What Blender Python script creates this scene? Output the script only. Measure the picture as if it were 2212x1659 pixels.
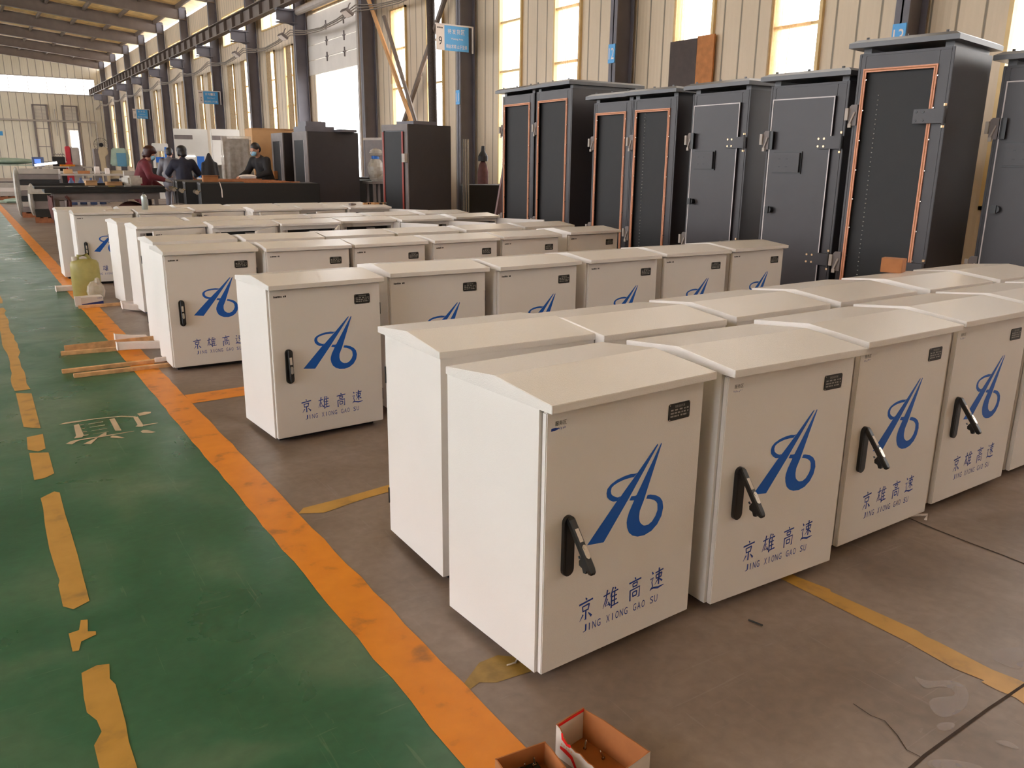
import bpy, bmesh, math, random
from mathutils import Vector, Matrix, Euler
R = math.radians
S = bpy.context.scene
for o in list(bpy.data.objects): bpy.data.objects.remove(o)
COL = S.collection
rnd = random.Random(7)

# ------------------------------------------------------------------ camera, sky, exposure
cam = bpy.data.cameras.new('camera'); camo = bpy.data.objects.new('camera', cam); COL.objects.link(camo)
cam.sensor_width = 36.0; cam.lens = 1761.2294 / 2212 * 36.0; cam.clip_end = 300
camo.location = (0, 0, 1.3559)
_y, _p, _r = R(33.4726), R(15.0419), R(0.6379)
fw = Vector((math.sin(_y)*math.cos(_p), math.cos(_y)*math.cos(_p), -math.sin(_p)))
rt0 = Vector((math.cos(_y), -math.sin(_y), 0)); up0 = rt0.cross(fw)
rt = rt0*math.cos(_r) + up0*math.sin(_r); up = up0*math.cos(_r) - rt0*math.sin(_r)
camo.rotation_euler = Matrix((rt, up, -fw)).transposed().to_euler()
S.camera = camo
S.view_settings.view_transform = 'Standard'; S.view_settings.look = 'None'
S.view_settings.gamma = 1.0; S.view_settings.use_curve_mapping = False
S.view_settings.exposure = 0.12
S.cycles.max_bounces = 7; S.cycles.diffuse_bounces = 4; S.cycles.glossy_bounces = 3
S.cycles.transparent_max_bounces = 10; S.cycles.transmission_bounces = 4
S.cycles.caustics_reflective = False; S.cycles.caustics_refractive = False
S.cycles.sample_clamp_indirect = 6.0
S.cycles.use_denoising = True
W = bpy.data.worlds.new('sky'); S.world = W; W.use_nodes = True
bg = W.node_tree.nodes['Background']
bg.inputs[0].default_value = (0.97, 0.975, 1.0, 1); bg.inputs[1].default_value = 9.0

# ------------------------------------------------------------------ materials
def srgb(r, g, b):
    f = lambda c: (c/255/12.92) if c/255 <= .04045 else ((c/255+.055)/1.055)**2.4
    return (f(r), f(g), f(b), 1)
def mat(name, col, rough=.5, metal=0, noise=0, nscale=30, bump=0, bscale=60, spec=.5, coat=0):
    m = bpy.data.materials.new(name); m.use_nodes = True
    nt = m.node_tree; p = nt.nodes['Principled BSDF']
    c = srgb(*col)
    p.inputs['Base Color'].default_value = c; p.inputs['Roughness'].default_value = rough
    p.inputs['Metallic'].default_value = metal; p.inputs['Specular IOR Level'].default_value = spec
    tc = nt.nodes.new('ShaderNodeTexCoord')
    if noise:
        n = nt.nodes.new('ShaderNodeTexNoise'); n.inputs['Scale'].default_value = nscale; n.inputs['Detail'].default_value = 6
        nt.links.new(tc.outputs['Object'], n.inputs['Vector'])
        r = nt.nodes.new('ShaderNodeValToRGB'); e = r.color_ramp.elements
        e[0].position = .3; e[1].position = .7
        e[0].color = tuple(x*(1-noise) for x in c[:3])+(1,); e[1].color = tuple(min(1, x*(1+noise)) for x in c[:3])+(1,)
        nt.links.new(n.outputs['Fac'], r.inputs['Fac']); nt.links.new(r.outputs['Color'], p.inputs['Base Color'])
    if bump:
        n2 = nt.nodes.new('ShaderNodeTexNoise'); n2.inputs['Scale'].default_value = bscale; n2.inputs['Detail'].default_value = 3
        nt.links.new(tc.outputs['Object'], n2.inputs['Vector'])
        b = nt.nodes.new('ShaderNodeBump'); b.inputs['Strength'].default_value = bump; b.inputs['Distance'].default_value = .002
        nt.links.new(n2.outputs['Fac'], b.inputs['Height']); nt.links.new(b.outputs['Normal'], p.inputs['Normal'])
    return m
def emit(name, col, s):
    m = bpy.data.materials.new(name); m.use_nodes = True; p = m.node_tree.nodes['Principled BSDF']
    p.inputs['Emission Color'].default_value = srgb(*col); p.inputs['Emission Strength'].default_value = s
    p.inputs['Base Color'].default_value = srgb(*col)
    return m
M = {}
M['white'] = mat('powder_coat_white', (226, 219, 214), .42, bump=.25, bscale=420, noise=.02, nscale=3)
M['lid'] = mat('powder_coat_lid', (226, 219, 214), .2, bump=.5, bscale=330, noise=.02, nscale=3)
M['blue'] = mat('blue_paint', (0, 88, 184), .5, noise=.03)
M['navyink'] = mat('blue_ink', (24, 60, 150), .5, noise=.05)
M['black'] = mat('black_plastic', (22, 21, 22), .35, noise=.1)
M['plate'] = mat('nameplate_black', (16, 14, 13), .4, noise=.1)
M['steel'] = mat('steel', (190, 182, 172), .25, metal=1, noise=.06)
M['ink'] = mat('ink_black', (28, 25, 27), .6, noise=.05)
M['greyink'] = mat('ink_grey', (150, 145, 138), .5, noise=.2, nscale=400)
M['dark'] = mat('graphite_paint', (52, 47, 50), .4, noise=.05, nscale=8, bump=.15, bscale=300)
M['darkroof'] = mat('graphite_roof', (84, 84, 88), .35, noise=.05, nscale=8)
M['inside'] = mat('rack_interior', (20, 18, 20), .6, noise=.15, nscale=12)
M['gasket_o'] = mat('gasket_copper', (216, 150, 118), .5, noise=.08, nscale=60)
M['gasket_w'] = mat('gasket_grey', (208, 200, 200), .5, noise=.04)
M['red'] = mat('red_gasket', (150, 48, 32), .5, noise=.1)
M['brass'] = mat('screw_zinc', (225, 190, 150), .3, metal=.8, noise=.05)
M['wood'] = mat('raw_wood', (212, 164, 116), .7, noise=.22, nscale=18)
M['foam'] = mat('white_foam', (222, 208, 200), .8, noise=.04, nscale=40)
M['card'] = mat('cardboard', (166, 108, 66), .85, noise=.1, nscale=14)
M['cardin'] = mat('cardboard_inside', (170, 104, 56), .85, noise=.12, nscale=14)
M['crate'] = mat('crate_board', (196, 152, 108), .8, noise=.06, nscale=5)
M['boxwhite'] = mat('box_white', (206, 194, 184), .6, noise=.05, nscale=20)
M['boxred'] = mat('box_red', (220, 12, 12), .55, noise=.04)
M['boxblue'] = mat('box_blue', (26, 44, 110), .5, noise=.04)
M['copper'] = mat('copper', (205, 132, 84), .3, metal=.8, noise=.2, nscale=25)
M['col'] = mat('column_paint', (98, 94, 102), .5, noise=.1, nscale=3)  # base lightened so the paint itself carries the hall's haze
M['beam'] = mat('beam_paint', (112, 98, 90), .55, noise=.1, nscale=3)
M['mullion'] = mat('window_frame', (214, 184, 130), .5, noise=.06, nscale=6)
M['curtain'] = mat('mesh_curtain', (176, 150, 116), .9, noise=.18, nscale=22)
M['brown'] = mat('brown_board', (66, 54, 50), .7, noise=.15, nscale=10)
M['cable'] = mat('cable_grey', (120, 108, 98), .6, noise=.1)
M['skin'] = mat('skin', (186, 132, 108), .55, noise=.05)
M['hair'] = mat('hair_dark', (32, 24, 25), .5, noise=.25, nscale=60)
M['hairred'] = mat('hair_auburn', (58, 22, 20), .45, noise=.35, nscale=40)
M['maroon'] = mat('maroon_coat', (98, 26, 38), .8, noise=.16, nscale=12)
M['navy'] = mat('navy_jacket', (32, 32, 50), .8, noise=.14, nscale=12)
M['blackcloth'] = mat('black_cloth', (34, 30, 33), .85, noise=.14, nscale=12)
M['mask'] = mat('mask_blue', (142, 186, 214), .7, noise=.05)
M['glove'] = mat('grey_glove', (146, 134, 128), .85, noise=.2, nscale=60)
M['sheetwhite'] = mat('machine_white', (216, 212, 206), .4, noise=.03, nscale=3)
M['machblue'] = mat('machine_blue', (46, 112, 204), .4, noise=.05)
M['machdb'] = mat('machine_dark_blue', (70, 84, 120), .5, noise=.08)
M['beige'] = mat('press_beige', (186, 166, 136), .5, noise=.06, nscale=4)
M['teal'] = mat('press_blue', (88, 140, 168), .5, noise=.05)
M['machred'] = mat('machine_red', (196, 50, 66), .4, noise=.05)
M['grey'] = mat('grey_steel', (118, 108, 106), .55, noise=.12, nscale=6)
M['palegrey'] = mat('pale_grey', (176, 166, 158), .6, noise=.08, nscale=6)
M['tarp'] = mat('green_tarp', (168, 186, 170), .7, noise=.1, nscale=4)
M['clothbrown'] = mat('maroon_tarp', (98, 58, 54), .7, noise=.22, nscale=10)
M['signblue'] = mat('sign_blue', (74, 158, 220), .45, noise=.03)
M['signwhite'] = mat('sign_white', (224, 212, 206), .5, noise=.03)
M['yellow'] = mat('yellow_tag', (214, 180, 40), .5, noise=.05)
M['pallet'] = mat('pallet_wood', (140, 84, 52), .8, noise=.2, nscale=12)
M['can'] = mat('spray_can', (176, 184, 184), .25, metal=.5, noise=.05)
M['rubber'] = mat('rubber', (30, 28, 30), .7, noise=.1)
M['screen'] = emit('lit_screen', (90, 130, 220), .8)
M['led'] = emit('led_lamp', (255, 250, 245), 3.0)

def nodemat(name):
    m = bpy.data.materials.new(name); m.use_nodes = True
    return m, m.node_tree, m.node_tree.nodes['Principled BSDF'], m.node_tree.nodes['Material Output']
# translucent plastic / glass
def sheer(name, col, alpha, rough=.4, trans=.5):
    m, nt, p, out = nodemat(name)
    t = nt.nodes.new('ShaderNodeBsdfTransparent'); t.inputs[0].default_value = (1, 1, 1, 1)
    mx = nt.nodes.new('ShaderNodeMixShader'); mx2 = nt.nodes.new('ShaderNodeMixShader')
    tl = nt.nodes.new('ShaderNodeBsdfTranslucent'); tl.inputs[0].default_value = srgb(*col)
    p.inputs['Base Color'].default_value = srgb(*col); p.inputs['Roughness'].default_value = rough
    tc = nt.nodes.new('ShaderNodeTexCoord'); n = nt.nodes.new('ShaderNodeTexNoise'); n.inputs['Scale'].default_value = 14
    nt.links.new(tc.outputs['Object'], n.inputs['Vector'])
    mr = nt.nodes.new('ShaderNodeMapRange'); mr.inputs['To Min'].default_value = max(0, alpha-.2); mr.inputs['To Max'].default_value = min(1, alpha+.2)
    nt.links.new(n.outputs['Fac'], mr.inputs['Value'])
    mx2.inputs[0].default_value = trans
    nt.links.new(p.outputs[0], mx2.inputs[1]); nt.links.new(tl.outputs[0], mx2.inputs[2])
    nt.links.new(mr.outputs[0], mx.inputs[0]); nt.links.new(t.outputs[0], mx.inputs[1]); nt.links.new(mx2.outputs[0], mx.inputs[2])
    nt.links.new(mx.outputs[0], out.inputs[0])
    return m
M['glass'] = sheer('dusty_glass', (255, 246, 228), .16, .15, .7)
M['film'] = sheer('clear_film', (214, 202, 190), .5, .25, .3)
M['wrap'] = sheer('plastic_wrap', (196, 188, 178), .72, .25, .2)
M['curtain_sheer'] = sheer('sheer_curtain', (200, 172, 132), .62, .8, .6)
M['jerry'] = sheer('jerrycan_plastic', (196, 186, 120), .82, .3, .5)

# floor: worn concrete and green epoxy
def floor_mat(name, c0, c1, c2, rough, scr, scrcol):
    m, nt, p, out = nodemat(name); L = nt.links
    tc = nt.nodes.new('ShaderNodeTexCoord')
    def noise(s, d=8, dist=0, sc=(1, 1, 1)):
        mp = nt.nodes.new('ShaderNodeMapping'); mp.inputs['Scale'].default_value = sc
        n = nt.nodes.new('ShaderNodeTexNoise'); n.inputs['Scale'].default_value = s; n.inputs['Detail'].default_value = d; n.inputs['Distortion'].default_value = dist
        L.new(tc.outputs['Object'], mp.inputs[0]); L.new(mp.outputs[0], n.inputs['Vector']); return n
    n1 = noise(1.6, 9, .6); r1 = nt.nodes.new('ShaderNodeValToRGB')
    e = r1.color_ramp.elements; e[0].position = .3; e[0].color = srgb(*c0); e[1].position = .72; e[1].color = srgb(*c2)
    k = r1.color_ramp.elements.new(.5); k.color = srgb(*c1)
    L.new(n1.outputs['Fac'], r1.inputs['Fac'])
    n2 = noise(26, 6, .3); mx = nt.nodes.new('ShaderNodeMixRGB'); mx.blend_type = 'OVERLAY'; mx.inputs[0].default_value = .28
    L.new(r1.outputs[0], mx.inputs[1]); L.new(n2.outputs['Fac'], mx.inputs[2])
    # scratches: stretched thin noise bands in two directions
    prev = mx.outputs[0]
    for sc, rot, lo in (((7, .35, 1), .35, .66), ((.45, 8, 1), -.25, .66), ((2.5, 2.5, 1), 0, .70)):
        mp = nt.nodes.new('ShaderNodeMapping'); mp.inputs['Scale'].default_value = sc; mp.inputs['Rotation'].default_value = (0, 0, rot)
        n = nt.nodes.new('ShaderNodeTexNoise'); n.inputs['Scale'].default_value = 7; n.inputs['Detail'].default_value = 7; n.inputs['Distortion'].default_value = 1.4
        L.new(tc.outputs['Object'], mp.inputs[0]); L.new(mp.outputs[0], n.inputs['Vector'])
        rr = nt.nodes.new('ShaderNodeMapRange'); rr.inputs['From Min'].default_value = lo; rr.inputs['From Max'].default_value = lo+.05; rr.inputs['To Max'].default_value = scr
        L.new(n.outputs['Fac'], rr.inputs['Value'])
        m2 = nt.nodes.new('ShaderNodeMixRGB'); m2.inputs[2].default_value = srgb(*scrcol)
        L.new(rr.outputs[0], m2.inputs[0]); L.new(prev, m2.inputs[1]); prev = m2.outputs[0]
    L.new(prev, p.inputs['Base Color'])
    n3 = noise(3.2, 8, .8); mr = nt.nodes.new('ShaderNodeMapRange'); mr.inputs['To Min'].default_value = rough-.14; mr.inputs['To Max'].default_value = rough+.18
    L.new(n3.outputs['Fac'], mr.inputs['Value']); L.new(mr.outputs[0], p.inputs['Roughness'])
    b = nt.nodes.new('ShaderNodeBump'); b.inputs['Strength'].default_value = .35; b.inputs['Distance'].default_value = .004
    n4 = noise(7, 8, .5); L.new(n4.outputs['Fac'], b.inputs['Height']); L.new(b.outputs[0], p.inputs['Normal'])
    return m
M['concrete'] = floor_mat('worn_concrete', (112, 94, 80), (130, 112, 100), (146, 128, 118), .4, .16, (170, 156, 150))
M['epoxy'] = floor_mat('green_epoxy', (26, 84, 58), (50, 100, 74), (96, 120, 96), .3, .16, (150, 166, 136))
def paint_mat(name, c0, c1, wear):
    m, nt, p, out = nodemat(name); L = nt.links
    tc = nt.nodes.new('ShaderNodeTexCoord'); n = nt.nodes.new('ShaderNodeTexNoise'); n.inputs['Scale'].default_value = 9; n.inputs['Detail'].default_value = 9
    L.new(tc.outputs['Object'], n.inputs['Vector']); r = nt.nodes.new('ShaderNodeValToRGB'); e = r.color_ramp.elements
    e[0].position = .25; e[0].color = srgb(*wear); e[1].position = .42; e[1].color = srgb(*c0); k = e.new(.7); k.color = srgb(*c1)
    L.new(n.outputs['Fac'], r.inputs[0]); L.new(r.outputs[0], p.inputs['Base Color']); p.inputs['Roughness'].default_value = .45
    return m
M['orange'] = paint_mat('orange_line', (222, 132, 20), (232, 142, 28), (150, 96, 40))
M['yline'] = paint_mat('yellow_line', (188, 142, 62), (200, 152, 72), (140, 110, 62))
M['cream'] = paint_mat('worn_lettering', (196, 172, 144), (206, 184, 156), (140, 140, 110))
M['crack'] = mat('floor_joint', (58, 42, 32), .9, noise=.3)
M['chalk'] = sheer('white_scuff', (196, 186, 190), .35, .8, 0)

# corrugated cladding: vertical seams and slim ribs, seams run along z
def clad(name, col, axis, seam=.33):
    m, nt, p, out = nodemat(name); L = nt.links
    tc = nt.nodes.new('ShaderNodeTexCoord'); sp = nt.nodes.new('ShaderNodeSeparateXYZ'); L.new(tc.outputs['Object'], sp.inputs[0])
    def ma(op, a, b=None):
        n = nt.nodes.new('ShaderNodeMath'); n.operation = op
        if isinstance(a, (int, float)): n.inputs[0].default_value = a
        else: L.new(a, n.inputs[0])
        if b is not None:
            if isinstance(b, (int, float)): n.inputs[1].default_value = b
            else: L.new(b, n.inputs[1])
        return n.outputs[0]
    fr = ma('FRACT', ma('DIVIDE', sp.outputs[axis], seam))
    d = ma('ABSOLUTE', ma('SUBTRACT', fr, .5))
    rib = nt.nodes.new('ShaderNodeMapRange'); rib.inputs['From Min'].default_value = .02; rib.inputs['From Max'].default_value = .06; L.new(d, rib.inputs['Value'])
    fr2 = ma('FRACT', ma('DIVIDE', sp.outputs[axis], seam/4)); d2 = ma('ABSOLUTE', ma('SUBTRACT', fr2, .5))
    n = nt.nodes.new('ShaderNodeTexNoise'); n.inputs['Scale'].default_value = 1.2; n.inputs['Detail'].default_value = 8
    mp = nt.nodes.new('ShaderNodeMapping'); mp.inputs['Scale'].default_value = (1, 1, .3); L.new(tc.outputs['Object'], mp.inputs[0]); L.new(mp.outputs[0], n.inputs['Vector'])
    r = nt.nodes.new('ShaderNodeValToRGB'); c = srgb(*col); r.color_ramp.elements[0].position = .3; r.color_ramp.elements[1].position = .7
    r.color_ramp.elements[0].color = tuple(x*.86 for x in c[:3])+(1,); r.color_ramp.elements[1].color = c; L.new(n.outputs['Fac'], r.inputs[0])
    mx = nt.nodes.new('ShaderNodeMixRGB'); mx.inputs[1].default_value = srgb(*[int(x*.6) for x in col]); L.new(rib.outputs[0], mx.inputs[0]); L.new(r.outputs[0], mx.inputs[2])
    L.new(mx.outputs[0], p.inputs['Base Color']); p.inputs['Roughness'].default_value = .5
    h = ma('ADD', rib.outputs[0], ma('MULTIPLY', d2, .5))
    b = nt.nodes.new('ShaderNodeBump'); b.inputs['Strength'].default_value = .6; b.inputs['Distance'].default_value = .02; L.new(h, b.inputs['Height']); L.new(b.outputs[0], p.inputs['Normal'])
    return m
M['wall'] = clad('wall_cladding', (212, 192, 166), 'Y')
M['wallfar'] = clad('far_cladding', (224, 214, 196), 'X', .5)
M['foil'] = mat('roof_insulation', (226, 204, 154), .55, noise=.3, nscale=3, bump=1.0, bscale=6)
_nt = M['foil'].node_tree; _t = _nt.nodes.new('ShaderNodeBsdfTranslucent'); _t.inputs[0].default_value = srgb(250, 216, 150); _mx = _nt.nodes.new('ShaderNodeMixShader'); _mx.inputs[0].default_value = .07  # translucent share added so the lining glows brighter under the sky
_nt.links.new(_nt.nodes['Principled BSDF'].outputs[0], _mx.inputs[1]); _nt.links.new(_t.outputs[0], _mx.inputs[2]); _nt.links.new(_mx.outputs[0], _nt.nodes['Material Output'].inputs[0])

# ------------------------------------------------------------------ mesh builder
class MB:
    def __init__(s): s.v, s.f, s.m = [], [], []
    def add(s, vs, fs, m=0):
        n = len(s.v); s.v += [tuple(v) for v in vs]
        for f in fs: s.f.append([i+n for i in f]); s.m.append(m)
        return s
    def box(s, x0, x1, y0, y1, z0, z1, m=0, X=None):
        vs = [Vector((x, y, z)) for z in (z0, z1) for y in (y0, y1) for x in (x0, x1)]
        if X is not None: vs = [X @ v for v in vs]
        return s.add(vs, [(0, 2, 3, 1), (4, 5, 7, 6), (0, 1, 5, 4), (2, 6, 7, 3), (0, 4, 6, 2), (1, 3, 7, 5)], m)
    def prism(s, pts, lo, hi, ax='y', m=0, X=None):
        # polygon in the plane across ax, extruded lo..hi along ax
        def P(a, b, t): return Vector({'x': (t, a, b), 'y': (a, t, b), 'z': (a, b, t)}[ax])
        n = len(pts); vs = [P(a, b, lo) for a, b in pts]+[P(a, b, hi) for a, b in pts]
        if X is not None: vs = [X @ v for v in vs]
        fs = [tuple(range(n))[::-1], tuple(range(n, 2*n))]+[(i, (i+1) % n, (i+1) % n+n, i+n) for i in range(n)]
        return s.add(vs, fs, m)
    def tube(s, pts, r, n=8, m=0, caps=True):
        pts = [Vector(p) for p in pts]; rs = r if isinstance(r, (list, tuple)) else [r]*len(pts)
        vs = []; ref = Vector((0, 0, 1))
        for i, p in enumerate(pts):
            t = (pts[min(i+1, len(pts)-1)]-pts[max(i-1, 0)]).normalized()
            if abs(t.dot(ref)) > .95: ref = Vector((1, 0, 0)) if abs(t.x) < .9 else Vector((0, 1, 0))
            a = t.cross(ref).normalized(); b = a.cross(t)
            vs += [p+(a*math.cos(2*math.pi*k/n)+b*math.sin(2*math.pi*k/n))*rs[i] for k in range(n)]
        fs = [(i*n+k, i*n+(k+1) % n, (i+1)*n+(k+1) % n, (i+1)*n+k) for i in range(len(pts)-1) for k in range(n)]
        if caps: fs += [tuple(range(n))[::-1], tuple(range((len(pts)-1)*n, len(pts)*n))]
        return s.add(vs, fs, m)
    def lathe(s, prof, c, n=20, m=0):
        vs = [(c[0]+r*math.cos(2*math.pi*k/n), c[1]+r*math.sin(2*math.pi*k/n), c[2]+z) for r, z in prof for k in range(n)]
        L = len(prof); fs = [(i*n+k, i*n+(k+1) % n, (i+1)*n+(k+1) % n, (i+1)*n+k) for i in range(L-1) for k in range(n)]
        fs += [tuple(range(n))[::-1], tuple(range((L-1)*n, L*n))]
        return s.add(vs, fs, m)
    def ell(s, c, r, m=0, n=16, k=10, X=None):
        vs = []; 
        for i in range(k+1):
            a = math.pi*i/k
            for j in range(n):
                b = 2*math.pi*j/n; v = Vector((r[0]*math.sin(a)*math.cos(b), r[1]*math.sin(a)*math.sin(b), r[2]*math.cos(a)))
                if X is not None: v = X @ v
                vs.append(v+Vector(c))
        fs = [(i*n+j, (i+1)*n+j, (i+1)*n+(j+1) % n, i*n+(j+1) % n) for i in range(k) for j in range(n)]
        return s.add(vs, fs, m)
    def mesh(s, name, mats, bevel=0, smooth=False, merge=False):
        me = bpy.data.meshes.new(name); me.from_pydata(s.v, [], s.f)
        for mm in (mats if isinstance(mats, (list, tuple)) else [mats]): me.materials.append(M[mm] if isinstance(mm, str) else mm)
        for p, mi in zip(me.polygons, s.m): p.material_index = mi
        bm = bmesh.new(); bm.from_mesh(me)
        if merge: bmesh.ops.remove_doubles(bm, verts=bm.verts, dist=1e-5)
        if bevel:
            bmesh.ops.bevel(bm, geom=[e for e in bm.edges if len(e.link_faces) == 2 and e.calc_face_angle(0) > .35], offset=bevel, segments=2, affect='EDGES', clamp_overlap=True)
        bmesh.ops.recalc_face_normals(bm, faces=bm.faces)
        bm.to_mesh(me); bm.free()
        if smooth:
            for p in me.polygons: p.use_smooth = True
        return me
    def build(s, name, mats, parent=None, bevel=0, smooth=False, loc=None, rz=0, merge=False):
        return link(name, s.mesh(name, mats, bevel, smooth, merge), parent, loc, rz)
def link(name, data, parent=None, loc=None, rz=0):
    o = bpy.data.objects.new(name, data); COL.objects.link(o)
    if parent: o.parent = parent
    if loc is not None: o.location = loc
    if rz: o.rotation_euler[2] = rz
    return o
def tag(o, label=None, cat=None, group=None, kind=None):
    if label: o['label'] = label
    if cat: o['category'] = cat
    if group: o['group'] = group
    if kind: o['kind'] = kind
    return o
def thing(name, label, cat, loc=(0, 0, 0), rz=0, group=None):
    return tag(link(name, None, None, loc, rz), label, cat, group)
def copy_tree(o, parent=None):
    c = o.copy(); COL.objects.link(c)
    if parent: c.parent = parent
    for ch in list(o.children): copy_tree(ch, c)
    return c
def stadium(cx, cy, w, h, n=8):
    r = w/2; return [(cx+r*math.cos(a), cy+h/2-r+r*math.sin(a)) for a in [math.pi*i/n for i in range(n+1)]]+[(cx+r*math.cos(a), cy-h/2+r+r*math.sin(a)) for a in [math.pi+math.pi*i/n for i in range(n+1)]]
def rect(x0, x1, y0, y1): return [(x0, y0), (x1, y0), (x1, y1), (x0, y1)]
def smooth_loop(pts, it=1):
    for _ in range(it):
        q = []
        for i in range(len(pts)):
            a, b = pts[i], pts[(i+1) % len(pts)]
            q += [(a[0]*.75+b[0]*.25, a[1]*.75+b[1]*.25), (a[0]*.25+b[0]*.75, a[1]*.25+b[1]*.75)]
        pts = q
    return pts
def stroke(pts, k=1.0):
    # tapered brush stroke polygon from (x, y, width)
    L, Rr = [], []
    for i, (x, y, w) in enumerate(pts):
        a = pts[max(i-1, 0)]; b = pts[min(i+1, len(pts)-1)]
        dx, dy = b[0]-a[0], b[1]-a[1]; d = math.hypot(dx, dy) or 1
        nx, ny = -dy/d*w/2*k, dx/d*w/2*k
        L.append((x+nx, y+ny)); Rr.append((x-nx, y-ny))
    return L+Rr[::-1]
_tx = {}
def text_flat(s, x0, x1, z0, z1):
    # vertices/faces of a line of text scaled into the box x0..x1, z0..z1
    if s not in _tx:
        cu = bpy.data.curves.new('lettering', 'FONT'); cu.body = s; cu.resolution_u = 3
        o = bpy.data.objects.new('lettering', cu); COL.objects.link(o)
        dg = bpy.context.evaluated_depsgraph_get(); me = bpy.data.meshes.new_from_object(o.evaluated_get(dg))
        _tx[s] = ([tuple(v.co) for v in me.vertices], [tuple(p.vertices) for p in me.polygons])
        bpy.data.objects.remove(o); bpy.data.curves.remove(cu); bpy.data.meshes.remove(me)
    vs, fs = _tx[s]
    if not vs: return [], []
    ax, bx = min(v[0] for v in vs), max(v[0] for v in vs); az, bz = min(v[1] for v in vs), max(v[1] for v in vs)
    return [(x0+(v[0]-ax)/(bx-ax)*(x1-x0), z0+(v[1]-az)/(bz-az)*(z1-z0)) for v in vs], fs
def add_text(mb, s, x0, x1, z0, z1, y, m=0, plane='xz'):
    vs, fs = text_flat(s, x0, x1, z0, z1)
    mb.add([(a, y, b) if plane == 'xz' else (y, a, b) for a, b in vs], fs, m)
def ordinal(i): return ['first', 'second', 'third', 'fourth', 'fifth', 'sixth', 'seventh', 'eighth'][i]

# ------------------------------------------------------------------ the hall: floor, walls, roof
XW, YF, C0, BAY = 10.0, 72.3, 6.2, 5.28
fl = MB()
fl.add([(.88, -6, 0), (XW, -6, 0), (XW, YF, 0), (.88, YF, 0)], [(0, 1, 2, 3)], 0)
fl.add([(-16, -6, 0), (.88, -6, 0), (.88, YF, 0), (-16, YF, 0)], [(0, 1, 2, 3)], 1)
tag(fl.build('floor', ['concrete', 'epoxy']), 'worn hall floor, green epoxy aisle and grey brown concrete', 'floor', kind='structure')
tag(MB().box(-26, 22, -20, 90, -.3, -.02).build('floor_ground', mat('yard_ground', (150, 140, 126), .9, noise=.1)), 'pale ground outside the hall', 'ground', kind='structure')
def floor_paint(name, polys, m, label, z=.0012):
    mb = MB()
    for i, pl in enumerate(polys): mb.add([(x, y, z) for x, y in pl], [tuple(range(len(pl)))])
    return tag(mb.build(name, m), label, 'floor marking', kind='structure')
rr = random.Random(3)
def ragged(x0, x1, y0, y1, n, j):
    ys = [y0+(y1-y0)*i/n for i in range(n+1)]
    return [(x0+rr.uniform(-j, j), y) for y in ys]+[(x1+rr.uniform(-j, j), y) for y in ys[::-1]]
floor_paint('trim_1', [ragged(.80, .955, -5.9, 40, 400, .004)], 'orange', 'long orange boundary line along the aisle')
floor_paint('trim_2', [
 [(.11,5.56),(.189,5.512),(.18,4.73),(.107,4.797)], [(.109,4.603),(.182,4.621),(.174,4.364),(.141,4.334),(.1,4.39)],
 [(.103,4.332),(.181,4.295),(.178,3.974),(.139,3.934),(.097,3.928)],
 [(.104,3.689),(.158,3.741),(.176,3.715),(.172,3.46),(.173,3.3),(.172,3.038),(.169,2.884),(.166,2.676),(.134,2.656),(.117,2.647),(.092,2.682),(.093,2.841),(.1,2.872),(.096,2.977),(.092,3.151),(.096,3.372),(.104,3.567)],
 [(.129,2.565),(.147,2.557),(.139,2.485),(.159,2.473),(.157,2.453),(.116,2.436),(.105,2.389),(.089,2.393),(.09,2.502),(.118,2.506)],
 [(.098,2.267),(.139,2.284),(.168,2.272),(.159,2.198),(.168,2.163),(.166,2.047),(.165,1.98),(.16,1.905),(.162,1.7),(.088,1.7),(.088,1.932),(.11,1.976),(.106,2.028),(.089,2.075),(.09,2.144)],
 ragged(.11, .19, 5.62, 9.0, 20, .012), ragged(.11, .19, 9.3, 14, 20, .012), ragged(.11, .19, 14.4, 30, 30, .012)], 'yline', 'chipped yellow dashed line down the green aisle', .0014)
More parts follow.
